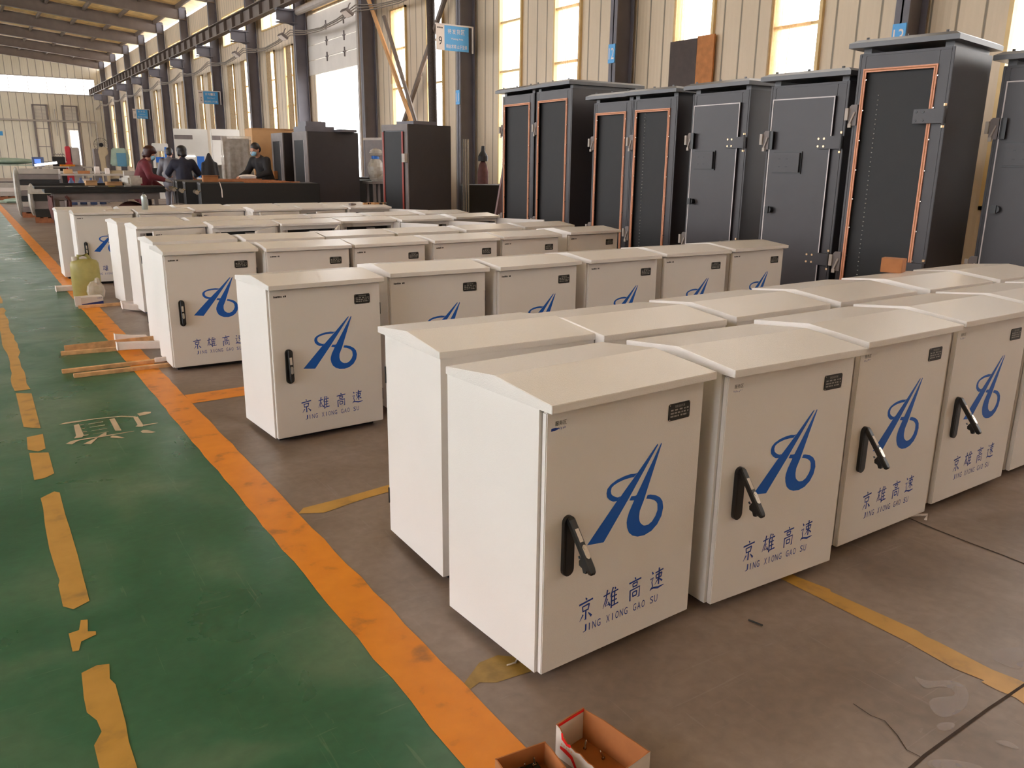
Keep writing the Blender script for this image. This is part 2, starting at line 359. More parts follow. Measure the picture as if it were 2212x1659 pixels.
floor_paint('trim_3', [
 [(.264,4.749),(.3,4.775),(.341,4.773),(.449,4.769),(.568,4.747),(.635,4.7),(.618,4.685),(.566,4.729),(.45,4.756),(.355,4.747),(.316,4.746)],
 [(.331,4.696),(.356,4.711),(.355,4.489),(.343,4.458),(.307,4.459),(.321,4.499)], [(.504,4.717),(.531,4.722),(.529,4.472),(.501,4.483)],
 [(.619,4.691),(.642,4.689),(.641,4.507),(.631,4.484),(.6,4.503),(.616,4.534)], [(.649,4.749),(.691,4.762),(.721,4.744),(.713,4.716),(.681,4.704),(.652,4.695)],
 [(.64,4.519),(.712,4.517),(.714,4.508),(.639,4.496)], [(.609,4.405),(.624,4.425),(.642,4.414),(.674,4.355),(.653,4.35),(.613,4.377)],
 [(.463,4.39),(.477,4.409),(.491,4.395),(.524,4.34),(.51,4.338),(.467,4.375)],
 [(.263,4.387),(.289,4.422),(.337,4.43),(.417,4.429),(.583,4.433),(.582,4.426),(.423,4.412),(.336,4.415),(.319,4.409),(.289,4.366)],
 [(.336,4.344),(.392,4.401),(.452,4.485),(.459,4.48),(.452,4.435),(.416,4.424),(.367,4.321)],
 [(.361,4.69),(.377,4.686),(.376,4.677),(.359,4.677)],[(.359,4.623),(.375,4.62),(.374,4.611),(.358,4.613)],[(.358,4.554),(.376,4.551),(.375,4.541),(.357,4.543)],[(.355,4.491),(.376,4.491),(.375,4.483),(.354,4.481)],
 [(.397,4.682),(.47,4.689),(.469,4.681),(.396,4.673)],[(.397,4.619),(.47,4.623),(.469,4.614),(.396,4.612)],[(.398,4.549),(.472,4.554),(.471,4.546),(.397,4.543)],[(.396,4.488),(.471,4.493),(.47,4.485),(.395,4.482)]],
 'cream', 'worn cream stencilled character on the green aisle', .0015)
floor_paint('trim_4', [[(.955,4.80),(5.4,4.98),(5.4,5.16),(.955,5.005)]], 'orange', 'orange cross line joining the boundary line', .0013)
floor_paint('trim_5', [[(.953,2.978),(.988,3.021),(1.172,3.035),(1.369,3.063),(3,3.1),(5.3,3.12),(5.3,3.04),(3,3.02),(1.337,2.992),(1.22,2.976),(1.042,2.933)]], 'yline', 'narrow yellow cross line behind the nearest rows', .0013)
floor_paint('trim_6', [[(2.16,1.72),(2.23,1.72),(2.22,1.57),(2.242,1.455),(2.231,1.444),(2.244,1.264),(2.251,1.154),(2.243,1.119),(2.246,1.088),(2.24,.926),(2.254,.858),(2.25,.7),(2.25,.2),(2.16,.2),(2.16,.7),(2.156,.801),(2.164,.826),(2.157,.871),(2.156,.912),(2.17,.911),(2.154,.989),(2.167,1.138),(2.164,1.375)]], 'yline', 'yellow line running out from under the nearest row', .0013)
floor_paint('trim_7', [[(.952,1.663),(1.041,1.726),(1.104,1.729),(1.149,1.689),(1.145,1.614),(1.033,1.623),(.994,1.648),(.957,1.635)]], mat('old_yellow', (150, 118, 56), .5, noise=.2, nscale=30), 'flaked old yellow patch beside the nearest cabinet', .0011)
def joint(name, pts, w, label):
    floor_paint(name, [stroke([(x, y, w) for x, y in pts])], 'crack', label, .0016)
joint('trim_8', [(3.007,1.75),(3.007,1.635),(2.997,1.513),(2.993,1.396),(2.995,1.283),(2.992,1.198),(3.0,.9)], .007, 'dark floor joint running under the third cabinet')
joint('trim_9', [(1.2,.8),(1.68,.826),(1.748,.832),(1.916,.837),(2.058,.841),(2.154,.841),(2.6,.845)], .008, 'dark floor joint at the bottom right corner')
joint('trim_10', [(1.774,1.044),(1.77,.991),(1.781,.959),(1.758,.91),(1.728,.867),(1.733,.835)], .0025, 'hairline crack in the concrete')
def ringpoly(pts, c, k):
    a = smooth_loop(pts, 2); return a
scuffs = [[(2.026,1.037),(2.028,.993),(2.09,.966),(2.105,.928),(2.055,.888),(1.977,.87),(1.905,.887),(1.938,.94),(1.985,.945),(2.03,.915),(2.06,.935),(2.04,.965),(1.99,.975)], [(2.291,.965),(2.371,.97),(2.431,.932),(2.309,.874),(2.29,.912)], [(1.708,.82),(1.771,.81),(1.842,.723),(1.75,.75)], [(1.929,.775),(1.974,.752),(1.961,.708)], [(1.93,.86),(1.90,.845),(1.86,.86),(1.88,.885)]]
floor_paint('trim_11', [smooth_loop(p, 2) for p in scuffs], 'chalk', 'white chalky scuffs on the concrete', .0018)

# right wall built as panels around its openings
DOOR0, DOOR1 = 23.2, 26.75
cols = [C0+BAY*i for i in range(-2, 13)]
wb = MB(); wins = []; clers = []
def wbox(y0, y1, z0, z1): wb.box(XW, XW+.12, y0, y1, z0, z1)
TOPW, BOTW, CL0, CL1, TOP = 5.22, .9, 5.95, 7.13, 7.95
for i, c in enumerate(cols[:-1]):
    d = c+BAY
    if i == 5:
        wbox(c, DOOR0, 0, CL0); wbox(DOOR0, DOOR1, 5.9, CL0); wbox(DOOR1, d, 0, CL0)
    else:
        w = [(c+1.42, c+2.27), (c+3.38, c+4.25)]
        wbox(c, w[0][0], 0, CL0); wbox(w[0][1], w[1][0], 0, CL0); wbox(w[1][1], d, 0, CL0)
        for a, b in w: wbox(a, b, 0, BOTW); wbox(a, b, TOPW, CL0); wins.append((a, b))
    wbox(c, c+.45, CL0, CL1); wbox(d-.65, d, CL0, CL1); wbox(c, d, CL1, TOP); clers.append((c+.45, d-.65))
wbox(cols[-1], YF, 0, TOP)
tag(wb.build('wall_right', 'wall'), 'cream corrugated side wall with tall windows', 'wall', kind='structure')
def window(n, a, b, z0, z1, bars, mull, label):
    f = MB(); t = .05
    for y in (a, b-t): f.box(XW-.05, XW+.14, y, y+t, z0, z1)
    for z in (z0, z1-t): f.box(XW-.05, XW+.14, a, b, z, z+t)
    for z in bars: f.box(XW-.02, XW+.06, a+t, b-t, z-.02, z+.02)
    for y in mull: f.box(XW-.02, XW+.06, y-.025, y+.025, z0+t, z1-t)
    o = tag(f.build('window_%d' % n, 'mullion'), label, 'window', kind='structure')
    MB().box(XW+.03, XW+.04, a+t, b-t, z0+t, z1-t).build('pane', 'glass', o)
n = 0
for a, b in wins:
    n += 1; window(n, a, b, BOTW, TOPW, (2.1, 3.27, 4.24), (), 'tall narrow window in the side wall')
for a, b in clers:
    n += 1; window(n, a, b, CL0, CL1, (), [a+(b-a)*k/4 for k in (1, 2, 3)], 'long clerestory window above the crane beam')

# roller door half raised in its opening
rd = MB()
for k in range(4): rd.box(XW-.02, XW+.05, DOOR0-.1, DOOR1+.6, 4.08+k*.45, 4.08+(k+1)*.45-.015)
tag(rd.build('door_1', mat('door_panel', (214, 206, 198), .5, noise=.05, nscale=2), bevel=.01), 'white sectional door raised halfway', 'door', kind='structure')
dk = bpy.data.objects['door_1']
hb = MB()
for k in range(1, 4):
    for y in (24.2, 25.6):
        hb.box(XW-.05, XW-.02, y-.02, y+.02, 4.08+k*.45-.14, 4.08+k*.45+.12); hb.box(XW-.05, XW-.02, y-.1, y+.1, 4.08+k*.45-.02, 4.08+k*.45+.015)
hb.build('hinge_bracket', 'grey', dk)
tk = MB()
for y in (DOOR0-.2, DOOR1+.62): tk.box(XW-.14, XW-.02, y-.06, y+.06, 0, 5.9)
tk.build('door_track', 'palegrey', dk)
tag(MB().tube([(XW-.3, DOOR0-.3, 6.0), (XW-.3, DOOR1+.9, 6.0)], .12, 12).build('door_2', 'palegrey'), 'winding shaft above the sectional door', 'door shaft', kind='structure')
# far wall with a lit window band and two door bays
fw_ = MB()
fw_.box(-16, XW, YF, YF+.12, 0, 6.1); fw_.box(9.5, XW, YF, YF+.12, 6.1, 7.25); fw_.box(-16, XW, YF, YF+.12, 7.25, 10.4); fw_.box(-16, -12, YF, YF+.12, 6.1, 7.25)
tag(fw_.build('wall_far', 'wallfar'), 'cream corrugated end wall of the hall', 'wall', kind='structure')
n += 1
f = MB(); f.box(-12, 9.5, YF-.05, YF+.1, 6.04, 6.12); f.box(-12, 9.5, YF-.05, YF+.1, 7.22, 7.28)
for k in range(18): f.box(-12+k*1.22, -11.96+k*1.22, YF-.02, YF+.06, 6.1, 7.25)
o = tag(f.build('window_%d' % n, 'palegrey'), 'long bright window band in the end wall', 'window', kind='structure')
MB().box(-12, 9.5, YF+.03, YF+.04, 6.12, 7.22).build('pane', 'glass', o)
for k, (x0, x1, lab) in enumerate(((5.2, 6.1, 'tall panelled door with louvre in the end wall, on the left'), (7.14, 8.1, 'tall glazed door with louvre in the end wall, on the right'))):
    dd = MB(); dd.box(x0, x1, YF-.06, YF, 0, 5.2, 0)
    for z in (3.6, 2.3, 1.2): dd.box(x0, x1, YF-.07, YF-.06, z-.02, z+.02, 1)
    for x in (x0, x1): dd.box(x-.07, x+.07, YF-.1, YF, 0, 5.3, 1)
    dd.box(x0, x1, YF-.1, YF, 5.2, 5.3, 1)
    d = tag(dd.build('door_%d' % (3+k), ['wallfar', 'grey']), lab, 'door', kind='structure')
    lv = MB()
    for q in range(12): lv.box(x0+.08, x1-.08, YF-.11, YF-.07, 4.15+q*.085, 4.19+q*.085)
    lv.build('louvre', 'palegrey', d)
    if k: MB().box(7.45, 8.0, YF-.13, YF-.1, 1.0, 3.5).build('glazing', emit('door_glass', (250, 250, 255), 1.6), d)  # emissive pane over the solid leaf stands in for daylight
pp = MB(); pp.tube([(-4, YF-.2, 4.15), (9.3, YF-.2, 4.15), (9.3, YF-.2, 0)], .07, 8)
for x in (6.6, 8.9): pp.tube([(x, YF-.15, 5.0), (x, YF-.15, 3.1)], .035, 6)
tag(pp.build('pipe_run', 'palegrey'), 'grey pipe running along the end wall', 'pipe', kind='structure')

# the two walls outside the picture: left side wall with the same windows, solid near end
lw = MB(); XL = -13.0
for c in cols[:-1]:
    d = c+BAY; q = [c, c+.9, c+2.3, c+3.0, c+4.4, d]
    for a, b in ((q[0], q[1]), (q[2], q[3]), (q[4], q[5])): lw.box(XL-.12, XL, a, b, 0, 5.95)
    for a, b in ((q[1], q[2]), (q[3], q[4])): lw.box(XL-.12, XL, a, b, 0, .9); lw.box(XL-.12, XL, a, b, 5.22, 5.95)
    lw.box(XL-.12, XL, c, c+.3, 5.95, 7.6); lw.box(XL-.12, XL, d-.3, d, 5.95, 7.6); lw.box(XL-.12, XL, c, d, 7.6, 10.7)
tag(lw.build('wall_left', 'wall'), 'cream corrugated side wall on the left', 'wall', kind='structure')
tag(MB().box(XL, XW, -4.9, -4.75, 0, 10.7).build('wall_near', 'wall'), 'cream corrugated near end wall', 'wall', kind='structure')

# columns, crane beam, rafters, purlins, roof sheet
def roofz(x): return 8.35+(XW-x)*.095
for i, c in enumerate(cols):
    m = MB(); x0, x1 = XW-.44, XW-.06
    m.box(x0, x0+.02, c-.09, c+.09, 0, 6.0); m.box(x1-.02, x1, c-.09, c+.09, 0, 8.2); m.box(x0, x1, c-.012, c+.012, 0, 6.0)
    m.box(XW-.4, XW-.38, c-.09, c+.09, 6.0, 8.3); m.box(XW-.4, x1, c-.012, c+.012, 6.0, 8.3)
    m.box(x0-.55, x0+.1, c-.12, c+.12, 5.98, 6.04); m.box(x0-.55, x0+.1, c-.12, c+.12, 5.62, 5.65); m.prism([(x0-.55, 5.98), (x0, 5.98), (x0, 5.55), (x0-.55, 5.7)], c-.01, c+.01)
    m.box(x0-.06, x1+.04, c-.15, c+.15, 0, .03)
    lab = 'dark steel wall column, %s from the near end' % (ordinal(i) if i < 8 else str(i+1)+'th')
    tag(m.build('steel_column', 'col'), lab, 'column', group='steel columns along the side wall', kind='structure')
cb = MB(); xb = XW-.85
cb.box(xb-.14, xb+.14, -5, YF, 6.47, 6.5); cb.box(xb-.12, xb+.12, -5, YF, 6.05, 6.08); cb.box(xb-.01, xb+.01, -5, YF, 6.05, 6.5)
k = -5
while k < YF:
    cb.box(xb-.12, xb+.12, k-.008, k+.008, 6.05, 6.5); k += 1.1
tag(cb.build('crane_beam', 'beam'), 'brown crane rail beam with stiffeners along the side wall', 'beam', kind='structure')
for i, c in enumerate(cols[4:]):
    m = MB()
    a, b = (XW-.1), -13
    for lo, hi, w in ((-.62, -.59, .12), (-.08, -.05, .12), (-.62, -.05, .008)):
        m.prism([(a, roofz(a)+lo), (a, roofz(a)+hi), (b, roofz(b)+hi), (b, roofz(b)+lo)], c-w, c+w)
    tag(m.build('roof_rafter', 'beam'), 'brown roof rafter, %s from the nearest' % (ordinal(i) if i < 8 else str(i+1)+'th'), 'rafter', group='roof rafters', kind='structure')
for i in range(14):
    x = XW-.5-i*1.62
    m = MB().box(x-.05, x+.05, 16, YF, roofz(x)-.2, roofz(x)-.02)
    tag(m.build('roof_purlin', 'beam'), 'roof purlin, %d bays in from the side wall' % (i+1), 'purlin', group='roof purlins', kind='structure')
ce = MB()
ce.prism([(XW+.4, roofz(XW+.4)), (-13, roofz(-13)), (-13, roofz(-13)+.08), (XW+.4, roofz(XW+.4)+.08)], -7, YF)
tag(ce.build('ceiling', 'foil'), 'roof lined with crumpled yellowish insulation foil', 'ceiling', kind='structure')

# ------------------------------------------------------------------ white roadside cabinets
CW, CD, BZ, ZF = .604, .483, .03, .796          # lid width and depth, foot height, lid front height
HY = CD/2
JING = [[(46,98,3),(54,88,9)], [(8,76,7),(92,84,6)], [(28,66,6),(33,42,6)], [(28,64,5),(70,69,6)], [(70,70,7),(63,44,6)], [(33,45,5),(64,47,5)], [(50,46,7),(50,8,8),(42,10,3)], [(34,32,7),(14,8,2)], [(64,34,3),(86,14,10)]]
XIONG = [[(6,72,5),(44,78,6)], [(28,96,7),(22,60,6),(4,18,2)], [(30,56,6),(18,24,5),(40,30,5)], [(36,40,4),(46,20,8)], [(62,98,7),(46,58,2)], [(54,74,6),(54,6,7)], [(72,96,4),(77,86,8)], [(54,76,5),(92,80,6)], [(54,56,5),(86,59,5)], [(54,37,5),(86,40,5)], [(54,15,5),(96,20,6)], [(72,78,6),(72,17,6)]]
GAO = [[(46,98,3),(53,89,9)], [(10,80,6),(90,86,6)], [(34,74,5),(37,58,5)], [(34,73,5),(65,76,5)], [(65,76,6),(61,59,5)], [(37,60,5),(62,61,5)], [(18,50,6),(20,4,7)], [(18,48,5),(82,53,6),(80,10,7),(70,12,3)], [(36,38,5),(38,18,5)], [(36,37,5),(64,39,5)], [(64,39,6),(61,20,5)], [(38,20,5),(62,21,5)]]
SU = [[(38,80,5),(90,86,6)], [(63,98,7),(63,24,7)], [(44,70,5),(47,52,5)], [(44,69,5),(82,73,6)], [(82,73,6),(77,54,5)], [(47,54,5),(78,56,5)], [(61,52,6),(38,28,2)], [(66,50,4),(86,34,8)], [(16,90,4),(25,78,9)], [(8,58,5),(26,62,6),(18,44,5),(24,24,6),(8,8,4)], [(10,14,4),(30,16,7),(60,10,9),(98,14,3)]]
DW, DH = .584, .737
def door_parts(parent, lever_up, service_mark, code):
    # origin on the hinge line at the right edge, outer face at y = -.018
    def U(u): return u-DW
    d = MB().box(-DW+.002, -.002, -.018, 0, 0, DH).build('door', 'white', parent, bevel=.0025)
    Y = -.0186
    e = MB()
    def flat(pts, m=0, y=Y): e.add([(U(a), y, b) for a, b in pts], [tuple(range(len(pts)))], m)
    limb = [(.4035,.579),(.3959,.5732),(.3293,.5085),(.271,.4554),(.2528,.4407),(.1508,.3402),(.212,.3321),(.2961,.4345),(.405,.5754)]
    flat(limb)
    outer = [(.3293,.5091),(.3201,.5082),(.3028,.511),(.2769,.5099),(.2516,.5058),(.2295,.4973),(.2176,.4875),(.2148,.4756),(.2177,.4633),(.2278,.4521),(.2411,.4444),(.2560,.4430)]
    inner = [(.3156,.4993),(.2980,.5003),(.2770,.4998),(.2580,.4970),(.2420,.4925),(.2330,.4869),(.2304,.4777),(.2329,.4684),(.2400,.4615),(.2500,.4560),(.2583,.4528),(.2680,.4540)]
    for i in range(11): flat([outer[i], outer[i+1], inner[i+1], inner[i]])
    flat([(.4172,.5793),(.3299,.4424),(.3217,.4287),(.3044,.3984),(.298,.3801),(.345,.3734),(.3463,.3909),(.3606,.4204),(.4196,.5755)])
    flat([(.3299,.4424),(.3233,.4415),(.3098,.4436),(.3028,.4329),(.3217,.4287)])
    o2 = [(.298,.3801),(.2965,.3682),(.2995,.3522),(.3076,.3348),(.3221,.3219),(.3432,.3128),(.3708,.3099),(.398,.3155),(.4212,.3303),(.4367,.3525),(.442,.3773),(.4372,.3982),(.4259,.4123),(.408,.4234),(.3851,.4306),(.374,.4319)]
    i2 = [(.345,.3734),(.3455,.3690),(.3474,.36),(.3510,.3530),(.3571,.3472),(.3640,.3420),(.3697,.34),(.3836,.3389),(.3987,.3453),(.4113,.359),(.4185,.3753),(.4164,.395),(.4100,.4040),(.4000,.4110),(.3864,.4171),(.369,.4219)]
    for i in range(15): flat([o2[i], o2[i+1], i2[i+1], i2[i]])
    e.build('emblem', 'blue', d)
    t = MB()
    for ch, (x0, x1, z0, z1) in zip((JING, XIONG, GAO, SU), ((.126,.186,.109,.184),(.217,.282,.113,.183),(.314,.374,.111,.187),(.402,.466,.115,.188))):
        for s in ch:
            pg = stroke(s, 1.15); t.add([(U(x0+(a)/100*(x1-x0)), Y, z0+b/100*(z1-z0)) for a, b in pg], [tuple(range(len(pg)))])
    q_ = 'JING XIONG GAO SU'; pw = (.444-.146)/len(q_)
    for i_, ch in enumerate(q_):
        a_ = .146+i_*pw
        if ch == 'I': t.add([(U(x), Y, z) for x, z in rect(a_+.0062, a_+.0092, .0775, .0995)], [(0, 1, 2, 3)])
        elif ch != ' ': add_text(t, ch, U(a_+.0015), U(a_+pw-.003), .077, .1, Y)
    t.build('lettering', 'navyink', d)
    p = MB()
    pl = [(.443,.637),(.521,.637),(.525,.641),(.525,.682),(.521,.686),(.443,.686),(.439,.682),(.439,.641)]
    p.prism([(U(a), b) for a, b in pl], -.0205, -.018, 'y', 0)
    add_text(p, '智能设备机箱', U(.463), U(.503), .6735, .6815, -.0207, 1)
    q = random.Random(5)
    for z in (.665, .656, .647):
        u = .446
        while u < .518:
            w = q.uniform(.006, .014); p.add([(U(a), -.0207, b) for a, b in rect(u, min(u+w, .519), z, z+.0045)], [(0, 1, 2, 3)], 1); u += w+q.uniform(.002, .007)
    for a in (.4425, .5215):
        for b in (.6405, .6825): p.tube([(U(a), -.0215, b), (U(a), -.02, b)], .0022, 8, 2)
    p.build('nameplate', ['plate', 'greyink', 'steel'], d)
    k = MB()
    if service_mark:
        add_text(k, '服务区', U(.029), U(.066), .699, .7115, Y, 0)
        q = random.Random(code)
        for j in range(7):
            a = .028+j*.0055; pts = [(a+q.uniform(-.001, .001), .686+q.uniform(0, .009), .0013) for _ in range(4)]
            pg = stroke(pts); k.add([(U(x), Y, z) for x, z in pg], [tuple(range(len(pg)))], 1)
        if code == 0: k.add([(U(x), Y+.0002, z) for x, z in [(.016,.687),(.03,.687),(.046,.691),(.03,.695),(.017,.694)]], [(0, 1, 2, 3, 4)], 1)
    else:
        q = random.Random(code); u = .022
        for j in range(9):
            w = q.uniform(.004, .007)
            if j != 6: k.add([(U(a), Y, b) for a, b in rect(u, u+w, .702, .702+q.uniform(.007, .010))], [(0, 1, 2, 3)], 0)
            u += w+.0015
    k.build('marking', ['ink', 'navyink'], d)
    # swing handle
    h = MB(); st = stadium(U(.0785), .362, .037, .172)
    inn = stadium(U(.0785), .362, .024, .156)
    h.prism(st, -.030, -.018, 'y')
    h.prism(inn, -.0312, -.0302, 'y')
    h.build('handle_plate', 'black', d, bevel=.0015)
    ang = R(38) if lever_up else R(6)
    piv = Vector((U(.0785), -.032, .432)); X = Matrix.Translation(piv) @ Matrix.Rotation(-ang, 4, 'X')
    lv = MB(); r = .0105
    ring = lambda z, w, dpt: [X @ Vector((a*w, b*dpt-.004, z)) for a, b in ((-1,-.7),(-.7,-1),(.7,-1),(1,-.7),(1,.7),(.7,1),(-.7,1),(-1,.7))]
    prof = [(.012,.007,.007),(.004,.0105,.009),(-.04,.0105,.009),(-.10,.0105,.009),(-.128,.0105,.009),(-.14,.0085,.008),(-.145,.004,.005)]
    vs = [v for z, w, dp in prof for v in ring(z, w, dp)]
    fs = [(i*8+j, i*8+(j+1) % 8, (i+1)*8+(j+1) % 8, (i+1)*8+j) for i in range(len(prof)-1) for j in range(8)]+[tuple(range(8))[::-1], tuple(range(48, 56))]
    lv.add(vs, fs)
    if lever_up:
        lv.prism([(0,-.092),(.018,-.098),(.024,-.108),(.017,-.118),(.02,-.13),(.012,-.135),(0,-.125)], -.006, .006, 'x', 0, X @ Matrix.Translation((0, .004, 0)))
        lv.tube([X @ Vector((0, .022, -.094)), X @ Vector((0, .022, -.086))], .003, 8)
    lv.build('handle_lever', 'black', d, smooth=False)
    lk = MB(); sl = stadium(0, -.085, .014, .038, 6)
    lk.prism(sl, -.0155, -.0128, 'y', 0, X); lk.tube([X @ Vector((0, -.0165, -.075)), X @ Vector((0, -.0128, -.075))], .0042, 10, 0)
    lk.add([X @ Vector(v) for v in ((-.006, -.0132, -.022), (.006, -.0132, -.022), (.006, -.0132, -.058), (-.006, -.0132, -.058))], [(0, 1, 2, 3)], 1)
    lk.build('lock_cylinder', ['steel', 'boxwhite'], d)
    d.location = (CW/2-.01, -HY+.052, BZ)
    return d
def cabinet(lever_up, service_mark, code, inside=False):
    c = link('roadside_cabinet', None)
    b = MB(); x0, x1, y0, y1, z0, z1, t = -CW/2+.004, CW/2-.004, -HY+.054, HY-.003, BZ, ZF-.012, .004
    b.box(x0, x0+t, y0, y1, z0, z1).box(x1-t, x1, y0, y1, z0, z1).box(x0+t, x1-t, y1-t, y1, z0, z1).box(x0+t, x1-t, y0, y1-t, z0, z0+t).box(x0+t, x1-t, y0, y1-t, z1-t, z1)
    b.box(x0+t, x0+.03, y0, y0+.003, z0+t, z1-t).box(x1-.03, x1-t, y0, y0+.003, z0+t, z1-t).box(x0+.03, x1-.03, y0, y0+.003, z1-.05, z1-t).box(x0+.03, x1-.03, y0, y0+.003, z0+t, z0+.03)
    b.build('body', 'white', c)
    MB().box(-CW/2+.04, CW/2-.04, -HY+.10, HY-.04, 0, BZ).build('plinth', 'rubber', c)
    pr = [(-HY, ZF-.022), (-HY, ZF), (0, ZF+.025), (HY, ZF), (HY, ZF-.022)]
    MB().prism(pr, -CW/2, CW/2, 'x').build('lid', 'lid', c, bevel=.0014)
    for z in (.14, .6): MB().box(CW/2-.006, CW/2+.0005, -HY+.0525, -HY+.056, z, z+.06).build('hinge', 'black', c)
    door_parts(c, lever_up, service_mark, code)
    if inside:
        e = MB(); e.box(-.262, .262, -.11, -.105, .08, .735, 0)
        e.box(.02, .11, -.135, -.11, .69, .715, 1)
        e.build('equipment_panel', ['inside', 'palegrey'], c)
        l = MB(); l.box(-.262, -.2, -.116, -.112, .70, .732, 0); add_text(l, '2', -.225, -.212, .707, .725, -.1165, 1)
        l.build('label_plate', ['signwhite', 'ink'], c)
    return c
def at(px, py, th): return px, py, th
ROWS = [
 # name, facing, list of (x, y, angle) of the lid's left near corner, door angles
 ('R1', 0, [(1.119,1.516,3.2),(1.775,1.530,-1.3),(2.466,1.568,1.0),(3.138,1.604,1.2),(3.815,1.63,1.3),(4.495,1.65,1.3)], [0,0,0,0,0,0]),
 ('R2', 1, [(1.162,2.163,-1.3),(1.765,2.103,0),(2.444,2.122,1.6),(3.128,2.146,1.6),(3.841,2.160,1.2),(4.545,2.185,1.4)], None),
 ('R3', 0, [(1.138,3.793,3.0),(1.827,3.935,-2.0),(2.490,3.895,2.5),(3.173,3.931,1.0),(3.848,3.975,-1.5),(4.535,4.000,2.2)], [0]*6),
 ('R4', 0, [(1.015,5.575,-.6),(1.654,5.505,-1.6),(2.283,5.490,3.4),(2.938,5.521,2.2),(3.584,5.560,3.0),(4.363,5.700,3.5)], [0]*6),
 ('R5', 1, [(1.090,6.315,2.5),(1.718,6.20,-.9),(2.350,6.234,2.0),(2.985,6.262,2.5),(3.68,6.32,2.0),(4.36,6.40,2.5)], None),
 ('R6', 0, [(1.240,7.87,3.0),(1.856,7.72,2.5),(2.476,7.70,3),(3.128,7.82,3.5),(3.752,7.76,3.5),(4.49,7.93,5)], [27,52,62,112,116,118]),
 ('R7', 1, [(1.175,8.53,4.0),(1.82,8.42,3),(2.44,8.43,4),(3.08,8.50,3.5),(3.75,8.52,4),(4.47,8.62,4)], None),
 ('R8', 0, [(.987,10.205,-.3),(1.625,10.12,3),(2.30,10.37,4),(2.93,10.14,5),(3.57,10.26,1),(4.20,10.20,4)], [0,4,16,14,30,120]),
 ('R9', 1, [(.88,10.86,0),(1.55,10.84,1),(2.22,11.0,2),(2.88,10.9,2),(3.52,10.92,2),(4.18,10.95,2)], None)]
DESC = {
 'R1': ('white cabinet with raised black handle, %s from the aisle in the nearest row', 'white cabinets in the nearest row'),
 'R2': ('white cabinet turned away, %s from the aisle, directly behind the nearest row', 'white cabinets backing the nearest row'),
 'R3': ('white cabinet with blue emblem, %s from the aisle in the second row facing the camera', 'white cabinets in the second facing row'),
 'R4': ('white cabinet, %s from the aisle in the third row facing the camera', 'white cabinets in the third facing row'),
 'R5': ('white cabinet turned away, %s from the aisle, directly behind the third facing row', 'white cabinets backing the third row'),
 'R6': ('white cabinet standing open, %s from the aisle in the fourth facing row', 'open white cabinets in the fourth facing row'),
 'R7': ('white cabinet turned away, %s from the aisle, directly behind the open-doored row', 'white cabinets backing the open row'),
 'R8': ('white cabinet, %s from the aisle in the farthest row facing the camera', 'white cabinets in the farthest facing row'),
 'R9': ('white cabinet turned away, %s from the aisle, in the very last row', 'white cabinets in the last row')}
LIDZ = {}
for nm, back, spots, doors in ROWS:
    kinds = {}
    for i, (x, y, a) in enumerate(spots):
        op = bool(doors) and doors[i] > 0
        if nm == 'R1': o = cabinet(True, True, i)
        else:
            key = op
            if key not in kinds: kinds[key] = o = cabinet(False, False, 11+i+len(nm)*ord(nm[1]), inside=op)
            else: o = copy_tree(kinds[key])
        th = R(a); c, s = math.cos(th), math.sin(th)
        o.location = (x+c*CW/2-s*HY, y+s*CW/2+c*HY, 0); o.rotation_euler[2] = th+(math.pi if back else 0)
        lab, g = DESC[nm]; tag(o, lab % ordinal(i), 'cabinet', g)
        LIDZ[nm, i] = o
        for ch in o.children:
            if ch.name.startswith('door') and doors: ch.rotation_euler[2] = R(doors[i])

# ------------------------------------------------------------------ tall graphite racks along the wall
def latch(parent, x, z):
    m = MB(); m.box(x-.06, x+.002, -.012, .0, z-.07, z+.07, 0); m.prism([(x-.06, z+.07), (x-.045, z+.085), (x+.002, z+.085), (x+.002, z+.07)], -.012, 0, 'y', 0)
    m.box(x-.085, x-.06, -.03, -.012, z-.03, z+.06, 1); m.box(x-.055, x-.03, -.026, -.012, z-.085, z-.055, 1)
    m.tube([(x-.045, -.02, z-.06), (x-.012, -.02, z+.03)], .007, 6, 1)
    m.build('latch', ['grey', 'palegrey'], parent)
def hinge_plate(parent, w, z, screws):
    m = MB(); x1 = w+.005
    m.box(x1-.22, x1, -.05, -.018, z-.05, z+.05, 0); m.tube([(x1-.005, -.045, z-.07), (x1-.005, -.045, z+.07)], .009, 8, 0)
    for zz in (z-.075, z+.075): m.tube([(x1-.005, -.045, zz-.008), (x1-.005, -.045, zz+.008)], .011, 8, 1)
    for a in (.2, .15):
        for b in (-.03, .03): m.tube([(x1-a, -.054, z+b), (x1-a, -.05, z+b)], .009, 8, 1 if screws else 2)
    m.build('hinge', ['dark', 'brass', 'black'], parent)
def roof(parent, w, d, h):
    m = MB(); a = .05; z = h+.035
    lo = [(-a, -.09), (w+a, -.09), (w+a, d+.05), (-a, d+.05)]; hi = [(0, -.04), (w, -.04), (w, d), (0, d)]
    vs = [(x, y, z) for x, y in lo]+[(x, y, z+.035) for x, y in lo]+[(x, y, z+.06) for x, y in hi]
    fs = [(3, 2, 1, 0), (8, 9, 10, 11)]+[(i, (i+1) % 4, (i+1) % 4+4, i+4) for i in range(4)]+[(i+4, (i+1) % 4+4, (i+1) % 4+8, i+8) for i in range(4)]
    m.add(vs, fs)
    for x in (.05, w-.05): m.box(x-.03, x+.03, .02, d-.02, h, z)
    for x in (.06, w*.5, w-.06): m.tube([(x, -.02, z+.05), (x, -.02, z+.075)], .012, 6)
    m.build('roof', 'darkroof', parent)
